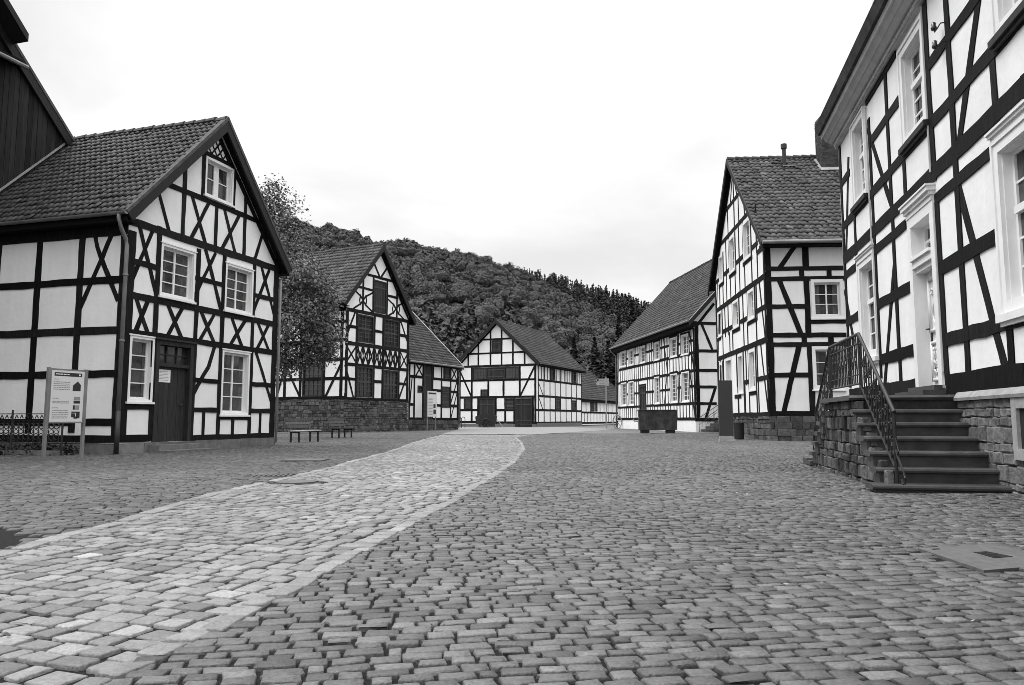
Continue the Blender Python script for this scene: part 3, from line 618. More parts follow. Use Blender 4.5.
def lay(name, theta, pitch, lmin, lmax, box, ok, m, gap, sd, split=13.0):
    q = courses(theta, pitch, lmin, lmax, box, ok)
    q[3] -= gap*RNG.uniform(.7, 1.4, q.shape[1]); q[4] -= gap*RNG.uniform(.7, 1.3, q.shape[1])
    tone = np.clip(RNG.normal(1, sd, q.shape[1]), .6, 1.9)*(1+.10*np.sin(q[0]*.8+q[1]*.5)*np.sin(q[1]*.37-q[0]*.6))
    tone[RNG.random(len(tone)) < .05] *= 1.28
    nearm = q[1] < split
    # stones cut in under the raised kerb rows
    e = np.minimum(np.abs(q[0]-xr(q[1])+.09), np.abs(q[0]-xl(q[1])-.10)); lift = np.where(e < .17, -.004, 0.0)
    sett_mesh(name, *q[:, nearm], m, tone[nearm], True, lift=lift[nearm])
    sett_mesh(name, *q[:, ~nearm], m, tone[~nearm], False, jit=.05, lift=lift[~nearm])

square_ok = lambda x, y: (x > xr(y)-.05) & view(x, y) & free(x, y) & (x < 7.6+(17.55-y)*-.2217+.3) | ((x > xr(y)-.05) & view(x, y) & (y > 16) & (x < 12))
lay('cobbled_square', R(9), .089, .10, .178, (-2, 1.1, 12, 46), square_ok, M['cobble'], .0078, .26)
path_ok = lambda x, y: (x < xr(y)-.07) & (x > xl(y)+.07) & view(x, y) & free(x, y)
lay('cobbled_path', R(-19), .145, .13, .195, (-4.2, 1.1, 1.0, 44), path_ok, M['pale_cobble'], .0122, .19)
fore_ok = lambda x, y: (x < xl(y)+.06) & view(x, y) & free(x, y)
lay('cobbled_forecourt', R(14), .105, .13, .20, (-24, 4.6, -3.3, 46), fore_ok, M['fore_cobble'], .0076, .24)
def kerbline(name, line, off, wid, lmin, lmax, tone, m):
    out = []; acc = 0
    pts = np.array(line); seg = np.hypot(*np.diff(pts, axis=0).T); cum = np.concatenate([[0], np.cumsum(seg)]); s = 0
    while s < cum[-1]-lmax:
        l = random.uniform(lmin, lmax); mpos = s+l/2
        x = np.interp(mpos, cum, pts[:, 0]); y = np.interp(mpos, cum, pts[:, 1]); x2 = np.interp(mpos+.15, cum, pts[:, 0]); y2 = np.interp(mpos+.15, cum, pts[:, 1])
        a = math.atan2(y2-y, x2-x); nx, ny = math.sin(a), -math.cos(a)
        out.append((x-nx*off+random.gauss(0, .008), y-ny*off, a+random.gauss(0, .04), l/2-.013, (wid/2-.010)*random.uniform(.85, 1.1))); s += l
    q = np.array(out).T; k = view(q[0], q[1]) & free(q[0], q[1]); q = q[:, k]
    sett_mesh(name, *q, m, np.clip(RNG.normal(tone, .15, q.shape[1]), .7, 1.7), True, jit=.06, lift=.004)
kerbline('kerb_setts', KR, .07, .135, .15, .25, 1.08, M['pale_cobble'])
kerbline('kerb_setts', KL, -.09, .165, .17, .34, 1.08, M['pale_cobble'])
# beds the setts stand in
gx = np.linspace(-40, 40, 161); gy_ = np.concatenate([np.linspace(-8, 30, 153), np.linspace(30.5, 48, 36)])
GX, GY = np.meshgrid(gx, gy_, indexing='ij'); GZ = und(GX, GY)-.0145
V = np.stack([GX, GY, GZ], 2).reshape(-1, 3); ny_ = len(gy_)
I = (np.arange(len(gx)-1)[:, None]*ny_+np.arange(ny_-1)[None]).ravel()
struct(npmesh('paving_bed', V, np.stack([I, I+ny_, I+ny_+1, I+1], 1), M['joint']))
struct(sheet('distant_paving', [(-60, 45.5), (60, 45.5), (70, 135), (-70, 135)], .012, M['farcobble']))
struct(sheet('distant_path', [(-4.0, 43.5), (1.6, 43.5), (3.4, 48), (6.5, 56), (9, 66), (5, 82), (-6, 78), (-4.4, 60)], .02, M['farpale']))
struct(sheet('soil_bed', SOIL, -.012, M['soil']))

# ------------------------------------------------------------------ houses
FA = Face((-9.99, 19.13), 16.4, 1); FAs = Face((-9.99, 19.13), 16.4-90, -1)
FB = Face((-10.80, 48.40), 26.5, 1); FBs = Face((-10.80, 48.40), 26.5-90, -1)
FD = Face((2.66, 82.08), 24.6-90, -1); FDs = Face((2.66, 82.08), 24.6, 1)
FF = Face((10.50, 30.65), 94.4, 1); FFg = Face((10.50, 30.65), 4.4, -1)
FE = Face((12.31, 50.54), -7.3, -1); FEg = Face((12.31, 50.54), 82.7, 1)
FR = Face((7.90, 17.55), 192.5, 1)
_c = FB.P(7.3, 0, -.4); FC = Face(_c[:2], 26.0, 1)
_g = FDs.P(15.2, 0, -.3); FG = Face(_g[:2], 24.6, 1)
HG = 'half-timbered houses round the square'
def hs(w): return w[:4]
def back_face(f, W, depth): return Face(f.P(W, 0, -depth)[:2], f.az+180, 1 if np.dot(np.cross(f.u, f.n), (0, 0, 1)) < 0 else -1)
def shell(root, f, fs, W, depth, apex, za, zl, zr, z0, hf, hside, side_len=None, side_at_left=True, gable_holes_depth=.16):
    mb = MB(); wall(f, [(0, z0), (W, z0), (W, zr), (apex, za), (0, zl)], hf, mb, depth=gable_holes_depth)
    if fs is not None:
        zt = zl if side_at_left else zr
        wall(fs, [(0, z0), (depth, z0), (depth, zt), (0, zt)], hside, mb)
    # the two walls away from the square
    u2 = W if side_at_left else 0; z2 = zr if side_at_left else zl
    mb.add([f.P(u2, z0, 0), f.P(u2, z0, -depth), f.P(u2, z2, -depth), f.P(u2, z2, 0)], [(0, 1, 2, 3)])
    mb.add([f.P(0, z0, -depth), f.P(W, z0, -depth), f.P(W, zr, -depth), f.P(apex, za, -depth), f.P(0, zl, -depth)], [(0, 1, 2, 3, 4)])
    return mb.build('wall', M['plaster'], root)

# ---- house A: left foreground
A = thing('half_timbered_house', 'half-timbered house at left with notice on its dark door and a downpipe at its corner', 'house', FA.P(0, 0, 0), HG)
d = DATA['A_gable']; ds = DATA['A_side']; W = 6.75; dep = 9.0
pitch = (10.05-6.19)/(3.33+.39)
shell(A, FA, FAs, W, 5.6, 3.33, 9.85, 6.38, 6.2, .27, [hs(w) for w in d['w']], [])
tl = list(d['t'])
# lattice under the gable point
lat = []
for i in range(7):
    for sg in (-1, 1):
        x0 = 2.55+i*.26; a = (x0, 8.9); b = (x0+sg*1.4, 8.9+1.4*1.25)
        pts = [(a[0]+(b[0]-a[0])*t, a[1]+(b[1]-a[1])*t) for t in np.linspace(0, 1, 40)]
        ins = [p for p in pts if p[1] < 9.62-abs(p[0]-3.4)*1.02 and 8.85 <= p[1]]
        if len(ins) > 2: lat.append((ins[0][0], ins[0][1], ins[-1][0], ins[-1][1], .055))
timbers(FA, tl+[(.1, 6.2, 3.33, 9.6, .2), (6.6, 6.2, 3.33, 9.6, .2)], 'timber_frame', A, W=W, holes=d['w'])
timbers(FA, lat, 'gable_lattice', A, base=.008, jit=.003, fix=False)
ts = []
for (a, b, c, e, wd) in ds['t']:
    if abs(b-e) < .02 and a > 3.9: a = 5.5
    ts.append((a, b, c, e, wd))
ts += [(4.35, 5.65, 4.35, .4, .19), (5.5, .81, 1.5, .81, .19), (5.5, .38, 1.03, .38, .19), (5.5, 5.86, 0, 5.86, .42)]
timbers(FAs, ts, 'timber_frame', A)
for wdw in d['w'][:-1]: window(FA, wdw, A)
gable_roof(A, FA, 5.6, W, 3.33, 10.05, (-.39, 6.19), (7.0, 6.1), .32, 5.45, M['tile'], bw=.27, tw=.20, th=.27, amp=.027)
# door
u0, z0, u1, z1 = d['w'][-1][:4]
mb = MB(); ring(FA, mb, u0, z0, u1, z1, .13, -.16, .04, bottom=False); FA.box(mb, u0-.06, z1, u1+.06, z1+.05, -.01, .1)
FA.box(mb, u0+.13, z1-.72, u1-.13, z1-.62, -.14, .0)
door = mb.build('door', M['darkwood'], A)
mb = MB(); k = 7; x = u0+.13; dx = (u1-u0-.26)/k
for i in range(k): FA.box(mb, x+i*dx+.003, z0, x+(i+1)*dx-.003, z1-.72, -.15, -.09+random.uniform(-.003, .003), random.uniform(.7, 1.5))
mb.build('leaf', M['darkwood'], door)
mb = MB(); mb.add(FA.quad(u0+.13, z1-.62, u1-.13, z1-.13, -.12), [(0, 1, 2, 3)]); mb.build('transom_pane', M['glass'], door)
mb = MB(); 
FA.box(mb, u0+.14, z1-.40, u1-.14, z1-.37, -.118, -.082)
for q in (.33, .66): FA.box(mb, u0+.13+(u1-u0-.26)*q-.02, z1-.62, u0+.13+(u1-u0-.26)*q+.02, z1-.13, -.119, -.08)
mb.build('transom_bars', M['darkwood'], door)
mb = MB(); mb.tube([FA.P(u1-.3, 1.3, -.09), FA.P(u1-.3, 1.3, -.03), FA.P(u1-.42, 1.29, -.03)], .014, 6); mb.build('handle', M['iron'], door)
mb = MB(); FA.box(mb, 1.40, 1.90, 1.86, 2.25, -.088, -.078); nt_ = mb.build('notice', M['paper'], door); nt_['label'] = 'white paper notice'
mb = MB()
for i in range(7): text_bars(FA, mb, 1.44, 1.82-random.uniform(0, .1), 2.19-i*.04, .012, -.076)
mb.build('lettering', M['greyink'], door)
# plinth blocks and door steps
mb = MB(); x = -.05
while x < W+.04:
    l = random.uniform(.7, 1.25); b = min(x+l, W+.05)
    if b > 1.1 and x < 2.6: pass
    FA.box(mb, x+.004, -.35, b-.004, .27+random.uniform(-.008, .005), -.05, .05+random.uniform(0, .015), random.uniform(.75, 1.3)); x = b
x = 0
while x < 5.5:
    l = random.uniform(.7, 1.3); FAs.box(mb, x+.004, -.35, min(x+l, 5.6)-.004, .25, -.05, .045+random.uniform(0, .012), random.uniform(.7, 1.2)); x += l
mb.build('plinth', M['plinth'], A)
mb = MB(); FA.box(mb, 1.02, -.3, 2.78, .2, .06, .40, 1.1); mb.build('doorstep', M['plinth'], A)
mb = MB(); FA.box(mb, 1.0, -.3, 3.0, .06, .402, .72, .9); mb.build('doorstep', M['plinth'], A)
# downpipes
def downpipe(pts, r, m, par, col=()):
    mb = MB(); mb.tube(pts, r, 10)
    for (p, q) in col: mb.tube([p, q], r*1.35, 10)
    return mb.build('downpipe', m, par, smooth=True)
p = lambda u, z, n: FA.P(u, z, n)
downpipe([p(-.45, 6.12, .12), p(-.45, 5.98, .12), p(-.34, 5.75, .10), p(-.14, 5.5, .08), p(-.1, 5.35, .08), p(-.1, 1.05, .08)], .052, M['zinc'], A, [(p(-.1, 4.6, .08), p(-.1, 4.56, .08)), (p(-.1, 2.9, .08), p(-.1, 2.86, .08))])
mb = MB(); mb.tube([p(-.1, 1.1, .08), p(-.1, -.2, .08)], .062, 10); mb.build('downpipe_foot', M['iron'], A, smooth=True)
downpipe([p(7.0, 6.0, .1), p(6.95, 5.85, .1), p(6.8, 5.65, .06), p(6.80, 5.5, .06), p(6.80, .1, .06)], .045, M['zincpale'], A)

# ---- tall boarded barn behind it
FK = Face(FA.P(0, 0, -5.6)[:2], 16.4, 1)
K = thing('boarded_barn', 'tall barn clad in black vertical boards behind the tiled roof at left', 'barn', FK.P(0, 0, 0))
apx, apz = -3.2, 16.1; sl_ = .965
mb = MB(); u = -12.0
while u < 6.6:
    b = u+.17; zt = lambda x: apz-abs(x-apx)*sl_-.12
    dz = random.uniform(-.012, .012); q = [(u+.006, 0), (b-.006, 0), (b-.006, zt(b)), (u+.006, zt(u))]
    if apx > u and apx < b: q = [(u+.006, 0), (b-.006, 0), (b-.006, zt(b)), (apx, apz-.12), (u+.006, zt(u))]
    mb.prism([FK.P(x, z, .03+dz) for x, z in q], [FK.P(x, z, 0) for x, z in q], random.uniform(.6, 1.7)); u = b
mb.build('cladding', M['boards'], K)
mb = MB(); q = [(-12, 0), (6.6, 0), (6.6, 6.5), (apx, apz-.15), (-12, 7.4)]
mb.prism([FK.P(x, z, .0) for x, z in q], [FK.P(x, z, -12) for x, z in q]); mb.build('wall', M['boards'], K)
gable_roof(K, FK, 12, 6.6, apx, apz, (-12.6, apz-9.4*sl_), (7.2, apz-10.4*sl_), .12, 12.2, M['tile'], bw=.3, gutter=(False, False))
HL = 4.05
# projecting hoist roof at the gable head and its gutter
mb = MB()
for sg in (-1, 1):
    q = [(apx, apz+.12), (apx+sg*HL, apz+.12-HL*sl_), (apx+sg*HL, apz-.12-HL*sl_), (apx, apz-.14)]
    mb.prism([FK.P(x, z, .75) for x, z in q], [FK.P(x, z, .16) for x, z in q])
mb.build('hoist_hood', M['barge'], K)
mb = MB(); FK.box(mb, -7.5, 11.5, 1.05, 11.64, .05, .35); mb.build('hood_soffit', M['soffit'], K)
mb = MB(); mb.tube([FK.P(-7.5, 11.45, .42), FK.P(1.15, 11.45, .42)], .07, 8); mb.build('gutter', M['zinc'], K)
mb = MB(); za = lambda x: 10.1-(3.33-x)*1.037
mb.prism([FK.P(-.42, za(-.42)+.02, .06), FK.P(3.3, za(3.3)+.02, .06), FK.P(3.3, za(3.3)+.10, .06), FK.P(-.42, za(-.42)+.10, .06)], [FK.P(-.42, za(-.42)+.02, .031), FK.P(3.3, za(3.3)+.02, .031), FK.P(3.3, za(3.3)+.10, .031), FK.P(-.42, za(-.42)+.10, .031)])
mb.build('flashing', M['zincpale'], K)

# ---- house B: on a stone basement
B = thing('half_timbered_house', 'half-timbered house on a high rubble basement with dark many-paned windows and a closed gable hatch', 'house', FB.P(0, 0, 0), HG)
d = DATA['B_gable']; ds = DATA['B_side']; W = 7.2
shell(B, FB, FBs, W, 9.5, 3.5, 12.75, 8.75, 8.3, 2.15, [hs(w) for w in d['w']], [hs(w) for w in ds['w']])
xs = [0.0]+[1.2+i*.62 for i in range(8)]+[6.1, 7.15]
row = []
for i in range(len(xs)-1):
    a, b = xs[i], xs[i+1]; za_, zb_ = 4.53, 5.70
    row += [(a+.05, za_, b-.05, zb_, .12), (a+.05, zb_, b-.05, za_, .12)]
for x in xs[1:-1]: row += [(x, 4.5, x, 4.75, .12), (x, 5.45, x, 5.72, .12), (x-.02, 4.72, x-.13, 5.1, .09), (x-.13, 5.1, x-.02, 5.5, .09), (x+.02, 4.72, x+.13, 5.1, .09), (x+.13, 5.1, x+.02, 5.5, .09)]
tB = [t for t in d['t']]+row+[(0, 8.5, 3.5, 12.6, .2), (7.15, 8.2, 3.5, 12.6, .2)]
timbers(FB, tB, 'timber_frame', B, W=W, holes=d['w'])
timbers(FBs, [((9.4 if (abs(t[1]-t[3]) < .02 and t[0] > 5) else t[0]),)+t[1:] for t in ds['t']]+[(6.9, 2.3, 6.9, 8.2, .2), (8.4, 2.3, 8.4, 8.2, .2), (9.4, 8.2, 0, 8.2, .26)], 'timber_frame', B, holes=ds['w'])
for q in d['w']: window(FB, q, B)
for q in ds['w']: window(FBs, q, B)
gable_roof(B, FB, 9.5, W, 3.5, 13.0, (-.63, 8.43), (7.62, 8.05), .35, 9.7, M['palertile'], bw=.3, tw=.26, th=.36, verge=False)
mb = MB(); FB.box(mb, .04, -.4, W-.04, 2.14, -.3, -.03); FBs.box(mb, .04, -.4, 9.5, 2.14, -.3, -.03)
bs = mb.build('basement', M['darkmortar'], B)
mb = MB(); stone_wall(FB, mb, -.02, -.1, W, 2.12, .17, (.18, .5), -.05, .03, tone=(.5, 1.9)); stone_wall(FBs, mb, 0, -.1, 9.5, 2.12, .17, (.18, .5), -.05, .03, tone=(.5, 1.7))
mb.build('rubble_masonry', M['darkstone'], bs)

# ---- house C: low eaves front with an outside board
C_ = thing('half_timbered_house', 'low half-timbered house turning its tiled roof slope and dark double door to the square', 'house', FC.P(0, 0, 0), HG)
d = DATA['C_front']
mb = MB(); wall(FC, [(.3, .8), (7.85, .8), (7.85, 5.3), (.3, 5.3)], [hs(w) for w in d['w'] if w[1] > .8]+[(2.57, .805, 3.78, 5.2)], mb)
FCs = Face(FC.P(7.85, 0, 0)[:2], 26-90, 1)
wall(FCs, [(0, .8), (10, .8), (10, 5.3), (5, 10.2), (0, 5.3)], [], mb)
mb.add([FC.P(.3, .8, -10), FC.P(7.85, .8, -10), FC.P(7.85, 5.3, -10), FC.P(.3, 5.3, -10)], [(0, 1, 2, 3)])
mb.build('wall', M['plaster'], C_)
timbers(FC, [t for t in d['t']], 'timber_frame', C_, holes=d['w'])
for q in d['w']: window(FC, q, C_)
P = FC.P
roof_slope(P(.1, 5.2, .35), P(8.05, 5.2, .35), P(.1, 10.5, -5.2), P(8.05, 10.5, -5.2), 'roof', C_, M['palertile'], .25, .35)
roof_slope(P(.1, 5.2, -10.6), P(8.05, 5.2, -10.6), P(.1, 10.5, -5.2), P(8.05, 10.5, -5.2), 'roof', C_, M['palertile'], .25, .35)
mb = MB(); mb.prism([P(8.06, 5.12, .4), P(8.06, 10.55, -5.2), P(8.06, 10.3, -5.2), P(8.06, 4.92, .36)], [P(8.12, 5.12, .4), P(8.12, 10.55, -5.2), P(8.12, 10.3, -5.2), P(8.12, 4.92, .36)]); mb.build('barge_board', M['barge'], C_)
mb = MB(); mb.prism([P(8.0, 5.26, .38), P(8.0, 10.58, -5.2), P(8.14, 10.58, -5.2), P(8.14, 5.26, .38)], [P(8.0, 5.22, .4), P(8.0, 10.54, -5.2), P(8.14, 10.54, -5.2), P(8.14, 5.22, .4)]); mb.build('verge_capping', M['zincpale'], C_)
mb = MB(); mb.tube([P(.1, 5.13, .42), P(8.05, 5.13, .42)], .07, 8); mb.build('gutter', M['zinc'], C_)
mb = MB(); mb.tube([P(7.9, 5.1, .42), P(7.9, 4.9, .3), P(7.88, 4.7, .08), P(7.88, .1, .08)], .05, 8); mb.build('downpipe', M['zinc'], C_, smooth=True)
mb = MB(); FC.box(mb, .3, -.4, 7.85, .795, -.3, -.02); bs = mb.build('basement', M['darkmortar'], C_)
mb = MB(); stone_wall(FC, mb, .3, -.1, 7.85, .79, .2, (.25, .6), -.05, .03, tone=(.5, 1.5)); mb.build('rubble_masonry', M['darkstone'], bs)

# ---- D: barn-like house at the end
D_ = thing('half_timbered_house', 'half-timbered barn facing the end of the street with two dark gates in its broad gable', 'house', FD.P(0, 0, 0), HG)
d = DATA['D_gable']; ds = DATA['D_side']; W = 9.63
band = [w for w in d['w'] if 5.2 < w[1] < 5.5]; d['w'] = [w for w in d['w'] if w not in band]+[(6.09, 5.33, 7.85, 6.66, 4, 3, 'dark'), (3.85, 5.33, 6.09, 6.66, 1, 1, 'hatch'), (2.08, 5.33, 3.85, 6.66, 4, 3, 'dark')]
shell(D_, FD, FDs, W, 14.9, 4.8, 11.75, 7.3, 7.3, .3, [(h[0], max(h[1], .305), h[2], h[3]) for h in map(hs, d['w'][:-3])]+[(2.08, 5.33, 7.85, 6.66)], [hs(w) for w in ds['w']])
timbers(FD, d['t']+[(.1, 7.1, 4.8, 11.6, .22), (9.5, 7.1, 4.8, 11.6, .22)], 'timber_frame', D_, W=W, holes=d['w']); timbers(FDs, ds['t']+[(.2, 6.95, 14.9, 6.95, .3)]+[(.57+i*.91, 5.2, .57+i*.91, 6.8, .16) for i in range(16)], 'timber_frame', D_, holes=ds['w'])
for q in d['w']: window(FD, q, D_)
for q in ds['w']: window(FDs, q, D_)
gable_roof(D_, FD, 14.9, W, 4.8, 12.05, (-.62, 6.98), (10.2, 6.98), .4, 15.0, M['palertile'], bw=.36, tw=.3, th=.4, verge=False, gutter=(True, False))
mb = MB(); FD.box(mb, 0, -.4, .5, .29, -.3, .04); FD.box(mb, 2.55, -.4, 5.0, .29, -.3, .04); FD.box(mb, 7.06, -.4, W, .29, -.3, .04); FDs.box(mb, 0.05, -.4, 14.9, .42, -.3, .03)
mb.build('plinth', M['plinth'], D_)

# ---- G: small low house beyond the barn
G_ = thing('half_timbered_house', 'low half-timbered outbuilding beyond the barn with its small tiled roof', 'outbuilding', FG.P(0, 0, 0), HG)
d = DATA['G_front']
mb = MB(); wall(FG, [(0, .1), (26, .1), (26, 3.5), (0, 3.5)], [hs(w) for w in d['w']], mb)
FGs = Face(FG.P(0, 0, 0)[:2], 24.6-90, -1)
wall(FGs, [(0, .1), (8, .1), (8, 3.5), (4, 7.6), (0, 3.5)], [], mb)
mb.build('wall', M['plaster'], G_)
timbers(FG, [((.1 if (abs(t[1]-t[3]) < .02) else t[0]), t[1], (26 if (abs(t[1]-t[3]) < .02) else t[2]), t[3], t[4]) for t in d['t']]+[(17.5+i*1.9, .4, 17.5+i*1.9, 3.3, .2) for i in range(5)]+[(1.5+i*1.3, .4, 1.5+i*1.3, 1.7, .14) for i in range(11)], 'timber_frame', G_)
for q in d['w']: window(FG, q, G_)
P = FG.P
roof_slope(P(-.3, 3.4, .4), P(26.3, 3.4, .4), P(-.3, 7.95, -4), P(26.3, 7.95, -4), 'roof', G_, M['palertile'], .32, .4)
roof_slope(P(-.3, 3.4, -8.4), P(26.3, 3.4, -8.4), P(-.3, 7.95, -4), P(26.3, 7.95, -4), 'roof', G_, M['palertile'], .32, .4)
mb = MB(); FG.box(mb, -.2, 3.05, 26.2, 3.3, .0, .36); mb.build('eaves_board', M['soffit'], G_)

# ---- F: tall house with the chimney
F_ = thing('half_timbered_house', 'tall half-timbered house with a brick chimney and a vent pipe on its pantile roof', 'house', FF.P(0, 0, 0), HG)
d = DATA['F_front']; dg = DATA['F_gable']; Wg = 10.6; LF = 10.5
win = [(2.25, 8.14, 3.62, 9.95), (5.42, 8.14, 6.72, 9.95), (8.35, 8.12, 9.35, 9.6), (1.92, 5.31, 3.1, 6.66), (4.98, 5.31, 6.3, 6.66), (9.0, 5.31, 10.1, 6.66), (2.1, 2.15, 3.28, 3.98), (4.45, 2.1, 5.5, 3.98), (9.2, 2.1, 10.0, 3.9)]
fdoor = (6.9, 1.05, 8.4, 3.98)
mb = MB(); wall(FFg, [(0, 1.05), (Wg, 1.05), (Wg, 8.55), (5.4, 13.45), (0, 8.55)], win+[(fdoor[0], 1.06, fdoor[2], fdoor[3])], mb)
wall(FF, [(0, 1.05), (LF, 1.05), (LF, 8.55), (0, 8.55)], [hs(w) for w in d['w']], mb)
Pg = FFg.P
mb.add([Pg(Wg, 1.05, 0), Pg(Wg, 1.05, -LF), Pg(Wg, 8.5, -LF), Pg(Wg, 8.5, 0)], [(0, 1, 2, 3)])
mb.build('wall', M['plaster'], F_)
tg = list(dg['t'])
for (a, b, c, e) in win: tg += [(a-.09, b-(0.1 if b > 3 else 1.0), a-.09, e, .15), (c+.09, b-(0.1 if b > 3 else 1.0), c+.09, e, .15)]
tg += [(x, 6.9, x, 8.0, .14) for x in (1.2, 2.3, 3.55, 4.6, 5.5, 6.65, 7.6, 8.5, 9.4)]+[(x, 8.1, x, 10.1, .15) for x in (1.25, 4.55, 7.5)]+[(x, 4.2, x, 5.2, .14) for x in (1.7, 3.3, 4.1, 6.5, 7.2, 8.9)]+[(x, 5.2, x, 6.75, .15) for x in (1.55, 4.1, 7.4, 8.2)]+[(x, 1.1, x, 2.5, .14) for x in (1.7, 3.4, 4.2, 5.7)]+[(x, 2.5, x, 4.1, .15) for x in (1.75, 3.85, 5.8, 8.9)]
tg += [(.3, 4.2, 1.0, 6.7, .15), (.25, 1.2, 1.1, 4.05, .15), (10.3, 1.2, 9.6, 4.05, .15), (10.3, 4.2, 9.6, 6.7, .15), (3.2, 10.3, 3.5, 11.5, .14), (6.9, 10.3, 6.9, 11.5, .14), (5.4, 10.2, 5.4, 13.2, .15), (4.4, 10.2, 4.4, 11.5, .13), (4.7, 11.7, 5.3, 12.9, .13), (6.1, 11.7, 5.5, 12.9, .13), (10.45, 1.1, 10.45, 8.4, .24), (10.3, 6.9, 9.9, 8.4, .14), (.12, 8.6, 5.4, 13.3, .2), (10.5, 8.6, 5.4, 13.3, .2)]
timbers(FFg, tg, 'timber_frame', F_, W=Wg, holes=win+[fdoor])
timbers(FF, [((0 if t[0] < .3 and abs(t[1]-t[3]) < .02 else t[0]), t[1], (LF if (abs(t[1]-t[3]) < .02 and t[2] > 2.9) else t[2]), t[3], t[4]) for t in d['t']]+[(x, 1.1, x, 8.1, .22) for x in (3.35, 5.0, 6.8, 8.6, 10.3)], 'timber_frame', F_, holes=d['w'])
for q in win: window(FFg, q+(2, 3, 'casement'), F_)
for q in d['w']: window(FF, q, F_)
mb = MB(); ring(FFg, mb, *fdoor, .12, -.16, .03, bottom=False); dr = mb.build('door', M['white'], F_)
mb = MB(); FFg.box(mb, fdoor[0]+.12, 1.06, fdoor[2]-.12, fdoor[3]-.12, -.15, -.1); mb.build('leaf', M['greypaint'], dr)
P = FF.P  # ridge runs along FF.u
ov = .25
roof_slope(P(-ov, 8.12, .62), P(LF, 8.12, .62), P(-ov, 13.7, -5.45), P(LF, 13.7, -5.45), 'roof', F_, M['palertile'], .25, .335, amp=.028, jit=.008)
roof_slope(P(-ov, 8.12, -11.25), P(LF, 8.12, -11.25), P(-ov, 13.7, -5.45), P(LF, 13.7, -5.45), 'roof', F_, M['palertile'], .25, .335)
mb = MB()
for i in range(27):
    a = -ov+i*.4; mb.tube([P(a, 13.68+random.uniform(-.01, .012), -5.45), P(a+.44, 13.66, -5.45)], [.15, .125], 10, random.uniform(.6, 1.3))
mb.build('ridge_tiles', M['palertile'], F_)
for (n0, n1) in ((.66, -5.45), (-11.3, -5.45)):
    mb = MB(); q = [(n0, 8.08), (n1, 13.74), (n1, 13.42), (n0, 7.80)]
    mb.prism([P(-ov-.05, z, n) for n, z in q], [P(-ov+.02, z, n) for n, z in q]); mb.build('barge_board', M['barge'], F_)
mb = MB(); FF.box(mb, -ov+.03, 7.95, LF, 8.05, .02, .60); mb.build('eaves_board', M['soffit'], F_)
mb = MB(); mb.tube([P(-ov, 8.06, .70), P(LF, 8.06, .70)], .08, 10); mb.build('gutter', M['zinc'], F_)
mb = MB(); FF.box(mb, 4.0, 11.5, 5.1, 15.4, -5.3, -4.35, .9)
ch = mb.build('chimney', M['mortar'], F_)
mb = MB()
for kz in range(44):
    z = 11.6+kz*.085; u = 3.99-(.12 if kz % 2 else 0)
    while u < 5.1:
        a, b = max(u, 3.99), min(u+.24, 5.11); u += .25
        if b-a > .03: FF.box(mb, a, z, b, z+.072, -4.5, -4.34, random.uniform(.55, 1.5))
    u = -5.3
    while u < -4.36:
        a, b = u, min(u+.24, -4.36); u += .25
        mb.prism([P(3.985, z, a), P(3.985, z, b), P(3.985, z+.072, b), P(3.985, z+.072, a)], [P(4.1, z, a), P(4.1, z, b), P(4.1, z+.072, b), P(4.1, z+.072, a)], random.uniform(.55, 1.5))
mb.build('brickwork', M['brick'], ch)
mb = MB()
zz = lambda n: 8.12+(.62-n)*(13.7-8.12)/6.07
mb.prism([P(3.85, zz(-4.25)+.05, -4.22), P(5.2, zz(-4.25)+.05, -4.22), P(5.2, zz(-4.34)+.12, -4.33), P(3.85, zz(-4.34)+.12, -4.33)], [P(3.85, zz(-4.25)+.03, -4.23), P(5.2, zz(-4.25)+.03, -4.23), P(5.2, zz(-4.34)+.10, -4.34), P(3.85, zz(-4.34)+.10, -4.34)])
mb.prism([P(3.83, zz(-4.25)+.06, -4.25), P(3.96, zz(-4.25)+.06, -4.25), P(3.96, zz(-5.2)+.06, -5.2), P(3.83, zz(-5.2)+.06, -5.2)], [P(3.83, zz(-4.25)+.03, -4.25), P(3.96, zz(-4.25)+.03, -4.25), P(3.96, zz(-5.2)+.03, -5.2), P(3.83, zz(-5.2)+.03, -5.2)])
mb.build('flashing', M['sandstone'], ch)
mb = MB(); mb.tube([P(2.3, 12.6, -4.7), P(2.3, 13.95, -4.7)], .09, 10); mb.tube([P(2.3, 13.9, -4.7), P(2.3, 14.12, -4.7)], .14, 10); vp = mb.build('vent_pipe', M['iron'], F_)
mb = MB(); FF.box(mb, 2.2, zz(-4.6)+.06, 2.75, zz(-4.6)+.10, -4.62, -4.5); mb.build('flashing', M['sandstone'], vp)
mb = MB(); FF.box(mb, .05, -.4, LF, 1.04, -.3, -.03); FFg.box(mb, .05, -.4, Wg, 1.04, -.3, -.03); bs = mb.build('basement', M['mortar'], F_)
mb = MB(); stone_wall(FF, mb, -.02, -.1, 9.0, 1.0, .22, (.3, .75), -.05, .03, tone=(.35, .9)); stone_wall(FFg, mb, 0, -.1, Wg, 1.0, .22, (.3, .75), -.05, .03, tone=(.35, .9)); mb.build('coursed_masonry', M['stone'], bs)

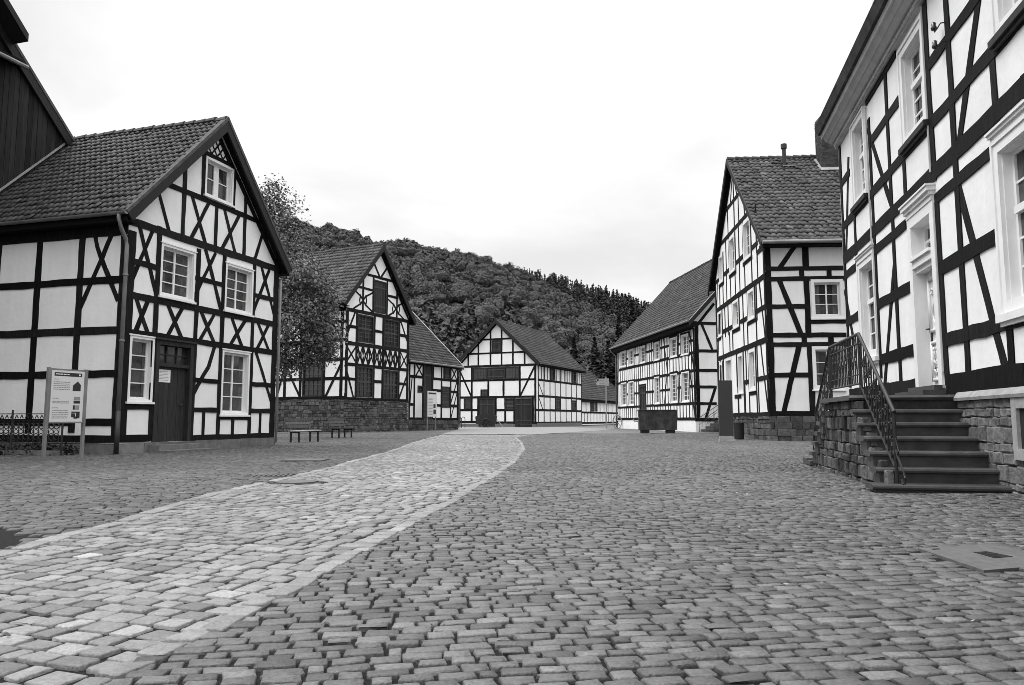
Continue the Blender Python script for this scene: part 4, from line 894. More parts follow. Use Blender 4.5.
# ---- E: long house
E_ = thing('half_timbered_house', 'long half-timbered house with six small upper windows behind the iron trough', 'house', FE.P(0, 0, 0), HG)
d = DATA['E_front']; ds = DATA['E_side']; LE = 19.6; WE = 10.8
mb = MB(); wall(FE, [(0, .8), (LE, .8), (LE, 7.4), (0, 7.4)], [(h[0], max(h[1], .855), h[2], h[3]) for h in map(hs, d['w'])], mb)
wall(FEg, [(0, .8), (WE, .8), (WE, 7.5), (WE/2, 13.4), (0, 7.5)], [], mb)
FEf = Face(FE.P(LE, 0, 0)[:2], 82.7, -1); wall(FEf, [(0, .8), (WE, .8), (WE, 7.5), (WE/2, 13.4), (0, 7.5)], [], mb)
mb.build('wall', M['plaster'], E_)
te = list(d['t']); ww = d['w']
for q in ww: te += [(q[0]-.08, q[1]-.1, q[0]-.08, q[3], .14), (q[2]+.08, q[1]-.1, q[2]+.08, q[3], .14), (q[0]-.1, q[3]+.09, q[2]+.1, q[3]+.09, .13)]
def hit(x, z0, z1): return any(q[0]-.25 < x < q[2]+.25 and q[1] < z1 and q[3] > z0 for q in ww)
x = .45
while x < LE-.2:
    for (a, b) in ((5.4, 7.0), (4.2, 5.3), (1.95, 4.1), (.95, 1.9)):
        if not hit(x, a, b): te.append((x, a, x, b, .13))
    x += .62
for (a, b, z) in ((0, .9, 6.2), (2.5, 3.2, 6.2), (4.9, 7.1, 6.3), (8.6, 10.7, 6.3), (12.4, 14.0, 6.3), (15.8, 16.4, 6.2), (0, .95, 3.1), (2.55, 3.3, 3.1), (4.9, 7.3, 3.05), (8.7, 10.85, 3.05), (12.6, 14.2, 3.05), (15.9, 16.5, 3.05)): te.append((a, z, b, z, .17))
te += [(.1, 4.2, .75, 6.9, .14), (.1, 1, .8, 4.1, .14), (5.4, 4.2, 6.2, 6.9, .14), (6.3, 2.0, 5.6, 4.1, .14), (19.5, .9, 19.5, 7, .24)]
timbers(FE, te, 'timber_frame', E_, W=LE, holes=ww)
timbers(FEg, ds['t']+[(1.74+i*1.5, .9, 1.74+i*1.5, 7.4, .2) for i in range(1, 6)]+[(0, z, WE, z, .2) for z in (.84, 4.15, 7.35)], 'timber_frame', E_)
for q in d['w']: window(FE, q, E_)
P = FE.P
roof_slope(P(-.75, 7.48, .55), P(19.9, 7.48, .55), P(-.75, 13.85, -5.4), P(19.9, 13.85, -5.4), 'roof', E_, M['palertile'], .26, .36, amp=.014, jit=.004)
roof_slope(P(-.75, 7.48, -11.3), P(19.9, 7.48, -11.3), P(-.75, 13.85, -5.4), P(19.9, 13.85, -5.4), 'roof', E_, M['palertile'], .26, .36)
mb = MB()
for i in range(50): mb.tube([P(-.75+i*.413, 13.84+random.uniform(-.015, .015), -5.4), P(-.75+i*.413+.45, 13.82, -5.4)], [.15, .12], 8, random.uniform(.6, 1.3))
mb.build('ridge_tiles', M['palertile'], E_)
for nn in (-.81, 19.9):
    mb = MB(); q = [(.6, 7.40), (-5.4, 13.9), (-11.4, 7.40), (-11.4, 7.05), (-5.4, 13.5), (.6, 7.05)]
    mb.prism([P(nn, z, n) for n, z in q], [P(nn+.06, z, n) for n, z in q]); mb.build('barge_board', M['barge'], E_)
mb = MB(); mb.prism([P(-.83, 7.46, .6), P(-.83, 13.92, -5.4), P(-.70, 13.92, -5.4), P(-.70, 7.46, .6)], [P(-.83, 7.42, .6), P(-.83, 13.88, -5.4), P(-.70, 13.88, -5.4), P(-.70, 7.42, .6)]); mb.build('verge_capping', M['zincpale'], E_)
mb = MB(); FE.box(mb, -.7, 7.08, 19.8, 7.40, .02, .5); mb.build('eaves_board', M['soffit'], E_)
mb = MB(); mb.tube([P(-.75, 7.42, .62), P(19.95, 7.42, .62)], .08, 8); mb.build('gutter', M['zinc'], E_)
mb = MB(); mb.tube([P(19.8, 7.4, .62), P(19.75, 7.1, .45), P(19.6, 6.7, .12), P(19.6, .1, .12)], .06, 8); mb.build('downpipe', M['zinc'], E_, smooth=True)
mb = MB(); FE.box(mb, 0, -.4, LE, .79, -.3, -.01); FEg.box(mb, .02, -.4, WE, .79, -.3, -.012); mb.build('plinth', M['plaster'], E_)

# ---- R: big house on the right with the perron
R_ = thing('half_timbered_house', 'large white half-timbered house at right with carved white door above the stone steps', 'house', FR.P(0, 0, 0), HG)
d = DATA['R_front']; LR = 22.0; P = FR.P
hd = d['w'][3]; wins = [w for i, w in enumerate(d['w']) if i != 3]
wins += [(12.4, 2.15, 13.85, 4.3, 2, 5, 'baroque'), (12.7, 5.53, 14.15, 7.5, 2, 5, 'baroque')]
mb = MB(); wall(FR, [(-.1, 1.3), (LR, 1.3), (LR, 7.7), (-.1, 7.7)], [hs(w) for w in wins]+[(hd[0], 1.31, hd[2], 4.3)], mb, depth=.3)
mb.add([P(-.1, 1.3, 0), P(-.1, 1.3, -11), P(-.1, 7.7, -11), P(-.1, 7.7, 0)], [(0, 1, 2, 3)])
mb.add([P(LR, 1.3, 0), P(LR, 1.3, -11), P(LR, 7.7, -11), P(LR, 7.7, 0)], [(0, 1, 2, 3)])
mb.build('wall', M['plaster'], R_)
tr = [((LR if (abs(t[1]-t[3]) < .02 and t[0] > 9.0 or abs(t[1]-t[3]) < .02 and t[2] > 9.0) and False else t[0]),)+t[1:] for t in d['t']]
tr += [(9.6, z, LR, z, w_) for z, w_ in ((5.44, .19), (4.66, .24), (2.06, .2), (1.4, .3))]+[(x, 1.5, x, 7.4, .17) for x in (11.6, 15.2, 17.0, 18.8, 20.6)]+[(10.2, 3.16, 12.2, 3.16, .18), (14.1, 3.16, LR, 3.16, .18)]
tr += [(a, 4.66, a, 5.44, .15) for a in (10.3, 12.5, 14.0)]+[(-.02, 1.43, 3.3, 1.43, .3)]
tr = [((0 if -.2 < t[0] < .1 and abs(t[0]-t[2]) > .1 else t[0]),)+t[1:] for t in tr]
timbers(FR, tr, 'timber_frame', R_, base=.012, holes=[w for w in wins]+[hd])
for q in wins: window(FR, q, R_, depth=.17)
# pale conduits beside the posts
for (u, z0, z1) in ((2.72, 2.0, 7.3), (6.42, 4.7, 7.4), (6.47, 1.6, 4.2)):
    mb = MB(); mb.tube([P(u, z0, .03), P(u, z1, .03)], .018, 6); mb.build('conduit', M['greypaint'], R_)
# carved door
u0, z0, u1, z1 = hd[:4]
mb = MB(); ring(FR, mb, u0, 1.36, u1, 4.26, .17, -.28, .045, bottom=False)
FR.box(mb, u0+.17, 3.38, u1-.17, 3.50, -.24, .05); FR.box(mb, u0+.17, 3.30, u1-.17, 3.38, -.24, .0); FR.box(mb, u0+.17, 3.50, u1-.17, 3.55, -.24, .09)
door = mb.build('door', M['white'], R_)
mb = MB(); 
for (e, a, b, n) in ((.0, 4.26, 4.34, .06), (.02, 4.34, 4.40, .09), (.05, 4.40, 4.47, .13), (.07, 4.47, 4.50, .15)): FR.box(mb, u0-e, a, u1+e, b, -.02, n)
mb.build('hood_moulding', M['white'], door)
mb = MB(); a, b = u0+.17, u1-.17; FR.box(mb, a, 1.40, b, 3.30, -.24, -.17)
lf = mb.build('leaf', M['white'], door)
mb = MB()
ring(FR, mb, a+.1, 1.5, b-.1, 2.15, .05, -.171, -.13); ring(FR, mb, a+.1, 2.3, b-.1, 3.2, .05, -.171, -.13)
cu = (a+b)/2
for k in range(5):
    x = a+.22+k*(b-a-.44)/4; mb.tube([P(x+.03*math.sin(t*1.9), 1.6+t*.045, -.155) for t in range(11)], .022, 6)
for sg in (-1, 1):
    mb.tube([P(cu+sg*(.10+.13*math.sin(t*.42)), 2.4+t*.048, -.155) for t in range(16)], [.012+.02*math.sin(t*.2) for t in range(16)], 6)
    mb.tube([P(cu+sg*.22+.07*math.cos(t*.6)*(1-t/14), 2.95+.07*math.sin(t*.6)*(1-t/14), -.15) for t in range(12)], .018, 6)
mb.tube([P(cu+.05*math.cos(t*.7), 3.0+.09*math.sin(t*.7), -.15) for t in range(9)], .03, 6)
mb.build('carving', M['white'], lf, smooth=True)
mb = MB(); FR.box(mb, a+.08, 2.10, a+.13, 2.46, -.169, -.15); mb.tube([P(a+.1, 2.36, -.15), P(a+.1, 2.36, -.09), P(a+.24, 2.35, -.09)], .014, 6); mb.tube([P(a+.1, 2.75, -.165), P(a+.1, 2.75, -.14)], .03, 8); mb.tube([P(a+.12, 2.83, -.165), P(a+.12, 2.83, -.14)], .02, 8)
mb.build('lock_plate', M['iron'], lf)
mb = MB(); mb.add(FR.quad(a, 3.55, b, 4.09, -.21), [(0, 1, 2, 3)]); mb.build('transom_pane', M['glass'], door)
mb = MB(); ring(FR, mb, a, 3.55, b, 4.09, .05, -.208, -.16); FR.box(mb, cu-.025, 3.6, cu+.025, 4.04, -.208, -.162); FR.box(mb, a+.05, 3.80, b-.05, 3.84, -.208, -.164); mb.build('transom_frame', M['white'], door)
# cornice, gutter, roof and dormer
mb = MB()
for k, q in enumerate(([(0, 7.42), (.07, 7.42), (.11, 7.52), (0, 7.52)], [(0, 7.52), (.16, 7.53), (.24, 7.60), (0, 7.60)], [(0, 7.60), (.26, 7.605), (.33, 7.69), (0, 7.69)], [(0, 7.69), (.37, 7.69), (.39, 7.78), (0, 7.78)])):
    mb.prism([P(-.1-q[1][0]*.05, z, n) for n, z in q], [P(LR, z, n) for n, z in q])
cn_ = mb.build('cornice', M['greypaint'], R_)
mb = MB(); k = int(LR/.06); mb.tube([P(.0+i*.06, 7.47, .095) for i in range(k)], [.036 if i % 2 else .020 for i in range(k)], 6)
mb.build('rope_moulding', M['greypaint'], cn_)
mb = MB(); mb.prism([P(-.12, z, n) for n, z in ((.28, 7.785), (.45, 7.79), (.52, 7.98), (.28, 7.98))], [P(LR, z, n) for n, z in ((.28, 7.785), (.45, 7.79), (.52, 7.98), (.28, 7.98))]); mb.build('gutter', M['rustiron'], R_)
roof_slope(P(-.15, 7.96, .47), P(LR, 7.96, .47), P(-.15, 14.0, -5.5), P(LR, 14.0, -5.5), 'roof', R_, M['tile'], .26, .3, amp=.004, jit=.004)
roof_slope(P(-.35, 7.92, -11.6), P(LR, 7.92, -11.6), P(-.35, 14.0, -5.5), P(LR, 14.0, -5.5), 'roof', R_, M['tile'], .26, .3, amp=.004, jit=.004)
for du in (2.95, 8.6):
    mb = MB(); q = [(-.15, 8.4), (-.15, 10.3), (-2.4, 10.6)]
    mb.prism([P(du, z, n) for n, z in q], [P(du+.08, z, n) for n, z in q]); mb.prism([P(du+2.2, z, n) for n, z in q], [P(du+2.28, z, n) for n, z in q])
    dm = mb.build('dormer', M['boards'], R_)
    mb = MB(); FR.box(mb, du+.08, 8.4, du+.4, 10.3, -.3, -.13); FR.box(mb, du+1.88, 8.4, du+2.2, 10.3, -.3, -.131); FR.box(mb, du+.4, 9.95, du+1.88, 10.3, -.3, -.132); FR.box(mb, du+.4, 8.4, du+1.88, 8.75, -.3, -.132); FR.box(mb, du+1.1, 8.75, du+1.18, 9.95, -.3, -.16); FR.box(mb, du+.4, 9.3, du+1.88, 9.36, -.3, -.17)
    mb.build('dormer_front', M['white'], dm)
    mb = MB(); mb.add(FR.quad(du+.4, 8.75, du+1.88, 9.95, -.22), [(0, 1, 2, 3)]); mb.build('pane', M['glass'], dm)
    mb = MB(); q = [(.05, 10.3), (.05, 10.42), (-2.6, 10.85), (-2.6, 10.7)]; mb.prism([P(du-.15, z, n) for n, z in q], [P(du+2.43, z, n) for n, z in q]); mb.build('dormer_roof', M['boards'], dm)
# stone base
mb = MB(); FR.box(mb, -.1, -.4, LR, 1.22, -.5, -.02); bs = mb.build('basement', M['mortar'], R_)
bwin = (8.98, .58, 9.9, 1.10)
mb = MB(); stone_wall(FR, mb, 6.4, -.12, LR, 1.16, .15, (.13, .40), -.05, .05, holes=[(bwin[0]-.15, bwin[1]-.17, bwin[2]+.15, bwin[3]+.02)], jit=.008, tone=(.7, 1.35), gap=.006)
stone_wall(FR, mb, -.1, -.12, 6.4, 1.16, .15, (.13, .40), -.05, .05, jit=.03, tone=(.55, 1.35)); mb.build('rubble_masonry', M['stone'], bs)
mb = MB(); u = 7.02
q = [(-.02, 1.165), (.09, 1.15), (.10, 1.19), (.08, 1.22), (.04, 1.27), (-.02, 1.28)]
mb.prism([P(u, z, n) for n, z in q], [P(LR, z, n) for n, z in q]); mb.prism([P(-.12, z, n) for n, z in q], [P(4.9, z, n) for n, z in q]); mb.build('ledge', M['sandstone'], bs)
mb = MB(); ring(FR, mb, bwin[0]-.14, bwin[1]-.16, bwin[2]+.14, bwin[3]+.05, .13, -.1, .07); o = mb.build('basement_window', M['sandstone'], bs)
mb = MB(); FR.box(mb, bwin[0]-.02, bwin[1]-.04, bwin[2]+.02, bwin[3], -.015, .03); mb.build('basement_shutter', M['darkwood'], bs)

# ---- perron
S = thing('stone_staircase', 'dark stone perron with iron railing climbing along the white house at right', 'steps', P(6, 0, .7))
NS = 1.42
near = [(8.67, .09), (8.36, .275), (8.08, .475), (7.76, .662), (7.45, .85), (7.19, 1.035)]
far = [(2.98, .09), (3.28, .275), (3.57, .475), (3.87, .662), (4.17, .85), (4.46, 1.035)]
def tread(u0, u1, z, n1, zb, tone, nose):
    mb = MB()
    # nose rounded towards the lower side
    s = 1 if u1 > u0 else -1
    prof = [(u0, z), (u1-s*.03, z), (u1-s*.008, z-.012), (u1, z-.035), (u1-s*.008, z-.058), (u1-s*.03, z-.07), (u0, z-.07)]
    mb.prism([P(a, b, n1+.05) for a, b in prof], [P(a, b, -.01) for a, b in prof], tone)
    x = u1-s*.055
    mb.prism([P(u0, zb, n1), P(x, zb, n1), P(x, z-.07, n1), P(u0, z-.07, n1)], [P(u0, zb, -.01), P(x, zb, -.01), P(x, z-.07, -.01), P(u0, z-.07, -.01)], tone*.85)
    return mb
for i, (u, z) in enumerate(near):
    un = near[i+1][0]-.07 if i < 5 else 7.0
    tread(un, u, z, NS+(.12 if i == 0 else 0), -.3 if i == 0 else near[i-1][1]-.03, random.uniform(.85, 1.2), 1).build('step', M['step'], S)
for i, (u, z) in enumerate(far):
    un = far[i+1][0]+.07 if i < 5 else 4.7
    tread(un, u, z, NS, -.3 if i == 0 else far[i-1][1]-.03, random.uniform(.85, 1.2), 1).build('step', M['step'], S)
mb = MB(); prof = [(4.68, 1.24), (7.02, 1.24), (7.05, 1.205), (7.02, 1.17), (4.68, 1.17), (4.65, 1.205)]
mb.prism([P(a, b, NS+.06) for a, b in prof], [P(a, b, .0) for a, b in prof], 1.1); mb.build('landing', M['step'], S)
mb = MB(); FR.box(mb, hd[0]-.12, 1.241, hd[2]+.08, 1.33, .0, .34, .9); FR.box(mb, hd[0]-.02, 1.331, hd[2], 1.405, -.3, .16, 1.0); mb.build('door_sill', M['step'], S)
niches = [(5.08, .56, 5.33, .90), (6.12, .58, 6.36, .92)]
mb = MB(); FR.box(mb, 4.75, -.3, 6.98, 1.165, .0, NS-.12)
for L_, s in ((near, 1), (far, -1)):
    for i in range(6):
        a = L_[i][0]-s*.06; b = L_[i+1][0]-s*.06 if i < 5 else (6.98 if s > 0 else 4.75)
        FR.box(mb, min(a, b), -.3, max(a, b), L_[i][1]-.075, .05, NS-.10)
ck = mb.build('cheek_wall', M['darkmortar'], S)
def under(u, z):
    if u > 7.0: return z < np.interp(u, [7.0, 8.65], [1.1, -.05])
    if u < 4.7: return z < np.interp(u, [3.0, 4.7], [-.05, 1.1])
    return True
mb = MB(); stone_wall(FR, mb, 2.95, -.12, 8.62, 1.165, .15, (.12, .36), NS-.13, NS-.03, holes=niches, jit=.02, tone=(.4, 1.9), gap=.010, clip=under); mb.build('rubble_masonry', M['darkstone'], ck)
# railing
def spiral(c, r, turns, n, ph=0, flip=1, k=22):
    return [P(c[0]+flip*r*(1-i/k*.8)*math.cos(ph+i/k*turns*6.283), c[1]+r*(1-i/k*.8)*math.sin(ph+i/k*turns*6.283), n) for i in range(k+1)]
n = 1.27
top = [(8.55, .98), (6.85, 2.16), (4.62, 2.16), (2.95, .98)]; bot = [(8.45, .30), (6.80, 1.42), (4.66, 1.42), (3.05, .30)]
mb = MB(); mb.tube([P(u, z, n) for u, z in top], .026, 8); mb.tube([P(u, z+.012, n) for u, z in top], .018, 8)
rail = mb.build('railing', M['iron'], S)
mb = MB(); mb.tube([P(u, z, n) for u, z in bot], .016, 6); mb.tube([P(u, z-.14, n) for u, z in top[1:3]], .012, 6)
mb.tube([P(6.85, 1.56, n), P(4.62, 1.56, n)], .01, 6)
mb.build('lower_rail', M['iron'], rail)
for (u, z0_, z1_) in ((8.52, .1, 1.0), (6.84, 1.24, 2.18), (4.63, 1.24, 2.18), (3.0, .1, 1.0)):
    mb = MB(); mb.tube([P(u, z0_, n), P(u, z1_, n)], .022, 8); mb.build('newel_post', M['iron'], rail)
mb = MB()
def sc(u, zb, zt):
    h = zt-zb
    mb.tube(spiral((u, zb+h*.30), h*.13, 1.6, n, 1.57, 1), .0125, 5); mb.tube(spiral((u, zb+h*.70), h*.13, 1.6, n, -1.57, -1), .0125, 5)
u = 4.74; k = 0
while u < 6.8:
    mb.tube([P(u, 1.42, n), P(u, 2.14, n)], .011, 5)
    if k % 2: sc(u+.06, 1.56, 2.04)
    if k % 4 == 1: mb.tube([P(u+.06+.05*math.cos(t), 1.98+.05*math.sin(t), n) for t in np.linspace(0, 6.28, 13)], .011, 5)
    u += .12; k += 1
for (p0, p1, q0, q1) in ((top[0], top[1], bot[0], bot[1]), (top[3], top[2], bot[3], bot[2])):
    K_ = 13
    for i in range(1, K_):
        t = i/K_; ut = p0[0]+(p1[0]-p0[0])*t; zt_ = p0[1]+(p1[1]-p0[1])*t; ub = q0[0]+(q1[0]-q0[0])*t; zb_ = q0[1]+(q1[1]-q0[1])*t
        mb.tube([P(ub, zb_, n), P(ut, zt_, n)], .011, 5)
        if i % 2: sc((ut+ub)/2+.05, zb_+.05, zt_-.05)
        if i % 2 == 0: mb.tube([P(ub+.06+.04*math.cos(a), (zb_+zt_)/2+.04*math.sin(a), n) for a in np.linspace(0, 6.28, 11)], .010, 5)
mb.build('scrollwork', M['iron'], rail)
mb = MB()
mb.tube([P(8.45, .60, n), P(8.62, .42, n), P(8.80, .27, n), P(8.88, .19, n), P(8.86, .12, n), P(8.78, .11, n), P(8.74, .16, n)], .014, 6)
mb.tube([P(8.50, .35, n), P(8.66, .5, n), P(8.52, .68, n)], .009, 6)
mb.build('foot_scroll', M['iron'], rail)
mb = MB()
mb.tube([P(3.02, .85, n), P(2.80, .70, n), P(2.62, .45, n), P(2.55, .28, n), P(2.62, .2, n), P(2.74, .2, n), P(2.76, .28, n), P(2.70, .31, n)], .015, 6)
mb.build('foot_scroll', M['iron'], rail)
mb = MB(); FR.box(mb, 2.5, -.2, 2.93, .12, .9, NS+.05, 1.0); mb.build('foot_stone', M['step'], S)

# ---- insulators on the facade
for (u, z, l) in ((7.27, 6.60, 'upper of two dark insulators on iron hooks high on the white facade at right'), (7.27, 6.32, 'lower of two dark insulators, just above the crossing of two timbers at right')):
    t = thing('wall_insulator', l, 'insulator', P(u, z, .03), 'insulators on the white facade')
    mb = MB(); mb.tube([P(u+.1, z+.02, .0), P(u+.1, z+.02, .08), P(u+.04, z-.03, .11), P(u-.04, z-.04, .12), P(u-.06, z+.02, .12)], .010, 6); mb.build('hook', M['iron'], t)
    mb = MB(); mb.tube([P(u-.06, z, .12), P(u-.06, z+.03, .12), P(u-.06, z+.06, .12), P(u-.06, z+.10, .12), P(u-.06, z+.12, .12)], [.035, .045, .03, .035, .015], 10); mb.build('bell', M['ceramic'], t, smooth=True)

# ------------------------------------------------------------------ street furniture
def quadface(o, az, side): return Face(o, az, side)
# large information board at left
FI = Face((-10.11, 16.32), 21, 1)
t = thing('information_board', 'large white information board on two grey posts before the fence at left', 'notice board', FI.P(.48, 0, 0))
for u in (.02, .94): 
    mb = MB(); FI.box(mb, u-.03, -.1, u+.03, 2.02, -.03, .03); mb.build('post', M['zinc'], t)
mb = MB(); FI.box(mb, .05, .80, .91, 1.98, -.02, .02); ring(FI, mb, .045, .80, .915, 2.0, .03, -.022, .03); fr = mb.build('board_frame', M['zinc'], t)
mb = MB(); FI.box(mb, .078, .833, .882, 1.967, .0, .026); pn = mb.build('printed_panel', M['panel'], fr)
mb = MB(); FI.box(mb, .14, 1.84, .82, 1.92, .02, .0275)
q = [(.60, 1.52), (.80, 1.52), (.80, 1.66), (.72, 1.74), (.60, 1.64)]; mb.prism([FI.P(a, b, .0275) for a, b in q], [FI.P(a, b, .02) for a, b in q])
for (x0, y0, x1, y1) in ((.64, 1.24, .80, 1.30), (.63, 1.10, .68, 1.20), (.60, .93, .70, 1.02), (.72, .91, .81, 1.06), (.60, 1.03, .72, 1.06), (.66, .90, .75, .95)): FI.box(mb, x0, y0, x1, y1, .02, .0275)
mb.build('print_dark', M['ink'], fr)
mb = MB()
for (z, ln) in ((1.76, 1), (1.70, 3), (1.66, 3), (1.62, 3), (1.58, 3), (1.54, 3), (1.34, 1), (1.27, 3), (1.24, 3), (1.13, 1), (1.07, 3), (1.03, 3), (.99, 3), (.95, 3), (.91, 3)): text_bars(FI, mb, .13, .13+.14*ln*.95, z, .016, .0278)
FI.box(mb, .64, 1.31, .80, 1.39, .02, .0274); FI.box(mb, .69, 1.10, .79, 1.2, .02, .0274)
mb.build('print_grey', M['greyink'], fr)
mb = MB(); text_bars(FI, mb, .17, .5, 1.872, .02, .029); mb.tube([FI.P(.76, 1.88, .0275), FI.P(.76, 1.88, .029)], .022, 8); mb.build('print_white', M['paper'], fr)
# iron fence beside house A
t = thing('iron_fence', 'low ornate wrought-iron fence with scrolls along the side of the left house', 'fence', FAs.P(3, 0, .95))
mb = MB(); PF = FAs.P; nf = .95
for z in (1.02, .86, .30): mb.tube([PF(.75, z, nf), PF(9, z, nf)], .013, 6)
rl = mb.build('rails', M['iron'], t)
u = .75
while u < 9: 
    mb = MB(); mb.tube([PF(u, -.1, nf), PF(u, 1.12, nf)], .024, 6); mb.build('post', M['iron'], t); u += 1.6
mb = MB(); u = .85
while u < 8.9:
    mb.tube([PF(u, .3, nf), PF(u, .86, nf)], .009, 5)
    c = (u+.08, .60)
    for (cz, r_) in ((.72, .07), (.46, .075)): mb.tube([PF(c[0]+r_*math.cos(a), cz+r_*math.sin(a), nf) for a in np.linspace(0, 6.28, 13)], .011, 5)
    mb.tube([PF(c[0]-.05, .94-.03, nf), PF(c[0], .99, nf), PF(c[0]+.05, .91, nf)], .013, 5)
    mb.tube([PF(c[0]-.08, .57, nf), PF(c[0], .65, nf), PF(c[0]+.08, .57, nf), PF(c[0], .53, nf), PF(c[0]-.08, .57, nf)], .010, 5)
    u += .16
mb.build('scrollwork', M['iron'], t)
mb = MB(); FAs.box(mb, .75, -.2, 9, .12, nf-.08, nf+.08); mb.build('kerb_stone', M['plinth'], t)

# stele and bin
FS = Face((8.20, 29.9), 92, 1)
t = thing('information_stele', 'tall dark slab-like stele on a pale base before the tall house', 'stele', FS.P(.3, 0, 0))
mb = MB(); FS.box(mb, .02, .22, .56, 2.42, -.09, .0); mb.build('slab', M['stele'], t)
mb = MB(); FS.box(mb, .0, -.05, .62, .10, -.14, .05); FS.box(mb, .02, .10, .58, .22, -.11, .02); mb.build('base', M['sandstone'], t)
bx_, by_ = 9.92, 33.0
t = thing('litter_bin', 'dark litter bin behind the stele, by the masonry base', 'bin', (bx_, by_, 0))
mb = MB(); mb.tube([(bx_, by_, 0), (bx_, by_, .04), (bx_, by_, .7), (bx_, by_, .74)], [.19, .2, .235, .235], 14); b_ = mb.build('body', M['iron'], t)
mb = MB(); mb.tube([(bx_+.24*math.cos(a), by_+.24*math.sin(a), .73) for a in np.linspace(0, 6.283, 17)[:-1]], .018, 6, closed=True); mb.build('rim', M['rustiron'], t)
# trough
FT = Face((7.75, 46.0), 96, 1)
t = thing('iron_trough', 'big rusty iron trough standing on two feet in front of the long house', 'trough', FT.P(1.1, 0, -.5))
mb = MB()
prof = [(.0, 1.38), (.02, .21), (2.28, .21), (2.3, 1.38)]
fr = [FT.P(u, z, 0) for u, z in prof]; bk = [FT.P(u, z, -1.1) for u, z in prof]
inn = [(.05, 1.38), (.07, .26), (2.23, .26), (2.25, 1.38)]; fi = [FT.P(u, z, -.05) for u, z in inn]; bi = [FT.P(u, z, -1.05) for u, z in inn]
mb.add(fr+bk+fi+bi, [(0, 1, 2, 3), (7, 6, 5, 4), (0, 4, 5, 1), (1, 5, 6, 2), (2, 6, 7, 3), (8, 11, 10, 9), (12, 13, 14, 15), (8, 9, 13, 12), (9, 10, 14, 13), (10, 11, 15, 14), (0, 3, 11, 8), (4, 12, 15, 7), (0, 8, 12, 4), (3, 7, 15, 11)])
mb.build('body', M['rustiron'], t)
mb = MB(); mb.tube([FT.P(-.02, 1.42, .02), FT.P(2.32, 1.42, .02), FT.P(2.32, 1.42, -1.12), FT.P(-.02, 1.42, -1.12)], .035, 6, closed=True)
for u in (.78, 1.55): mb.prism([FT.P(u-.03, .24, .03), FT.P(u+.03, .24, .03), FT.P(u+.03, 1.4, .03), FT.P(u-.03, 1.4, .03)], [FT.P(u-.03, .24, .001), FT.P(u+.03, .24, .001), FT.P(u+.03, 1.4, .001), FT.P(u-.03, 1.4, .001)])
mb.build('rim', M['rustiron'], t)
for u in (.12, 1.66):
    mb = MB(); FT.box(mb, u, -.05, u+.5, .207, -1.0, -.06); mb.build('foot', M['darkwood'], t)
mb = MB(); mb.tube([FT.P(.02, .95, -.5), FT.P(-.22, .97, -.5), FT.P(-.33, .86, -.5), FT.P(-.24, .74, -.5), FT.P(.04, .73, -.5)], .035, 6); mb.build('handle', M['zincpale'], t)

# benches
def bench(name, label, x, y, rz, ln, group, seat_mat, back=True):
    t = thing(name, label, 'bench', (x, y, 0), group); c, s = math.cos(rz), math.sin(rz)
    W_ = lambda a, b, z: np.array([x+a*c-b*s, y+a*s+b*c, z])
    def bx(mb, a0, b0, z0, a1, b1, z1, tone=1): mb.prism([W_(a0, b0, z1), W_(a1, b0, z1), W_(a1, b1, z1), W_(a0, b1, z1)], [W_(a0, b0, z0), W_(a1, b0, z0), W_(a1, b1, z0), W_(a0, b1, z0)], tone)
    h = ln/2
    mb = MB()
    for i in range(4): bx(mb, -h, -.22+i*.115, .42, h, -.12+i*.115, .455, random.uniform(.7, 1.4))
    mb.build('seat', seat_mat, t)
    for a in (-h+.15, h-.15):
        mb = MB(); bx(mb, a-.03, -.2, 0, a+.03, -.14, .42); bx(mb, a-.03, .16, 0, a+.03, .22, .42); bx(mb, a-.03, -.2, .36, a+.03, .22, .41); mb.build('leg', M['iron'], t)
    if back:
        mb = MB()
        for i in range(3): 
            z = .55+i*.13; b = .26+i*.035
            mb.prism([W_(-h, b, z), W_(h, b, z), W_(h, b+.03, z+.1), W_(-h, b+.03, z+.1)], [W_(-h, b+.03, z-.01), W_(h, b+.03, z-.01), W_(h, b+.06, z+.09), W_(-h, b+.06, z+.09)], random.uniform(.7, 1.5))
        for a in (-h+.15, h-.15): mb.prism([W_(a-.02, .18, .40), W_(a+.02, .18, .40), W_(a+.02, .4, .95), W_(a-.02, .4, .95)], [W_(a-.02, .24, .40), W_(a+.02, .24, .40), W_(a+.02, .44, .95), W_(a-.02, .44, .95)])
        mb.build('backrest', M['midwood'], t)
    return t
M['midwood'] = mat('bench_back_slat', .07, .8, .2, streak=(15, .7, 1.3), tone=True)
M['greywood'] = mat('weathered_bench_slat', .34, .8, .2, streak=(15, .7, 1.3), tone=True)
BG = 'benches by the stone basements'
bench('park_bench', 'wooden park bench with a pale seat under the tree', -8.0, 29.2, R(72), 1.6, BG, M['greywood'])
bench('park_bench', 'darker bench standing behind the pale one at the corner of the rubble basement', -8.05, 35.8, R(74), 1.5, BG, M['darkwood'])
bench('park_bench', 'backless dark bench below the low house front', -6.6, 60.6, R(64), 2.3, BG, M['darkwood'], back=False)
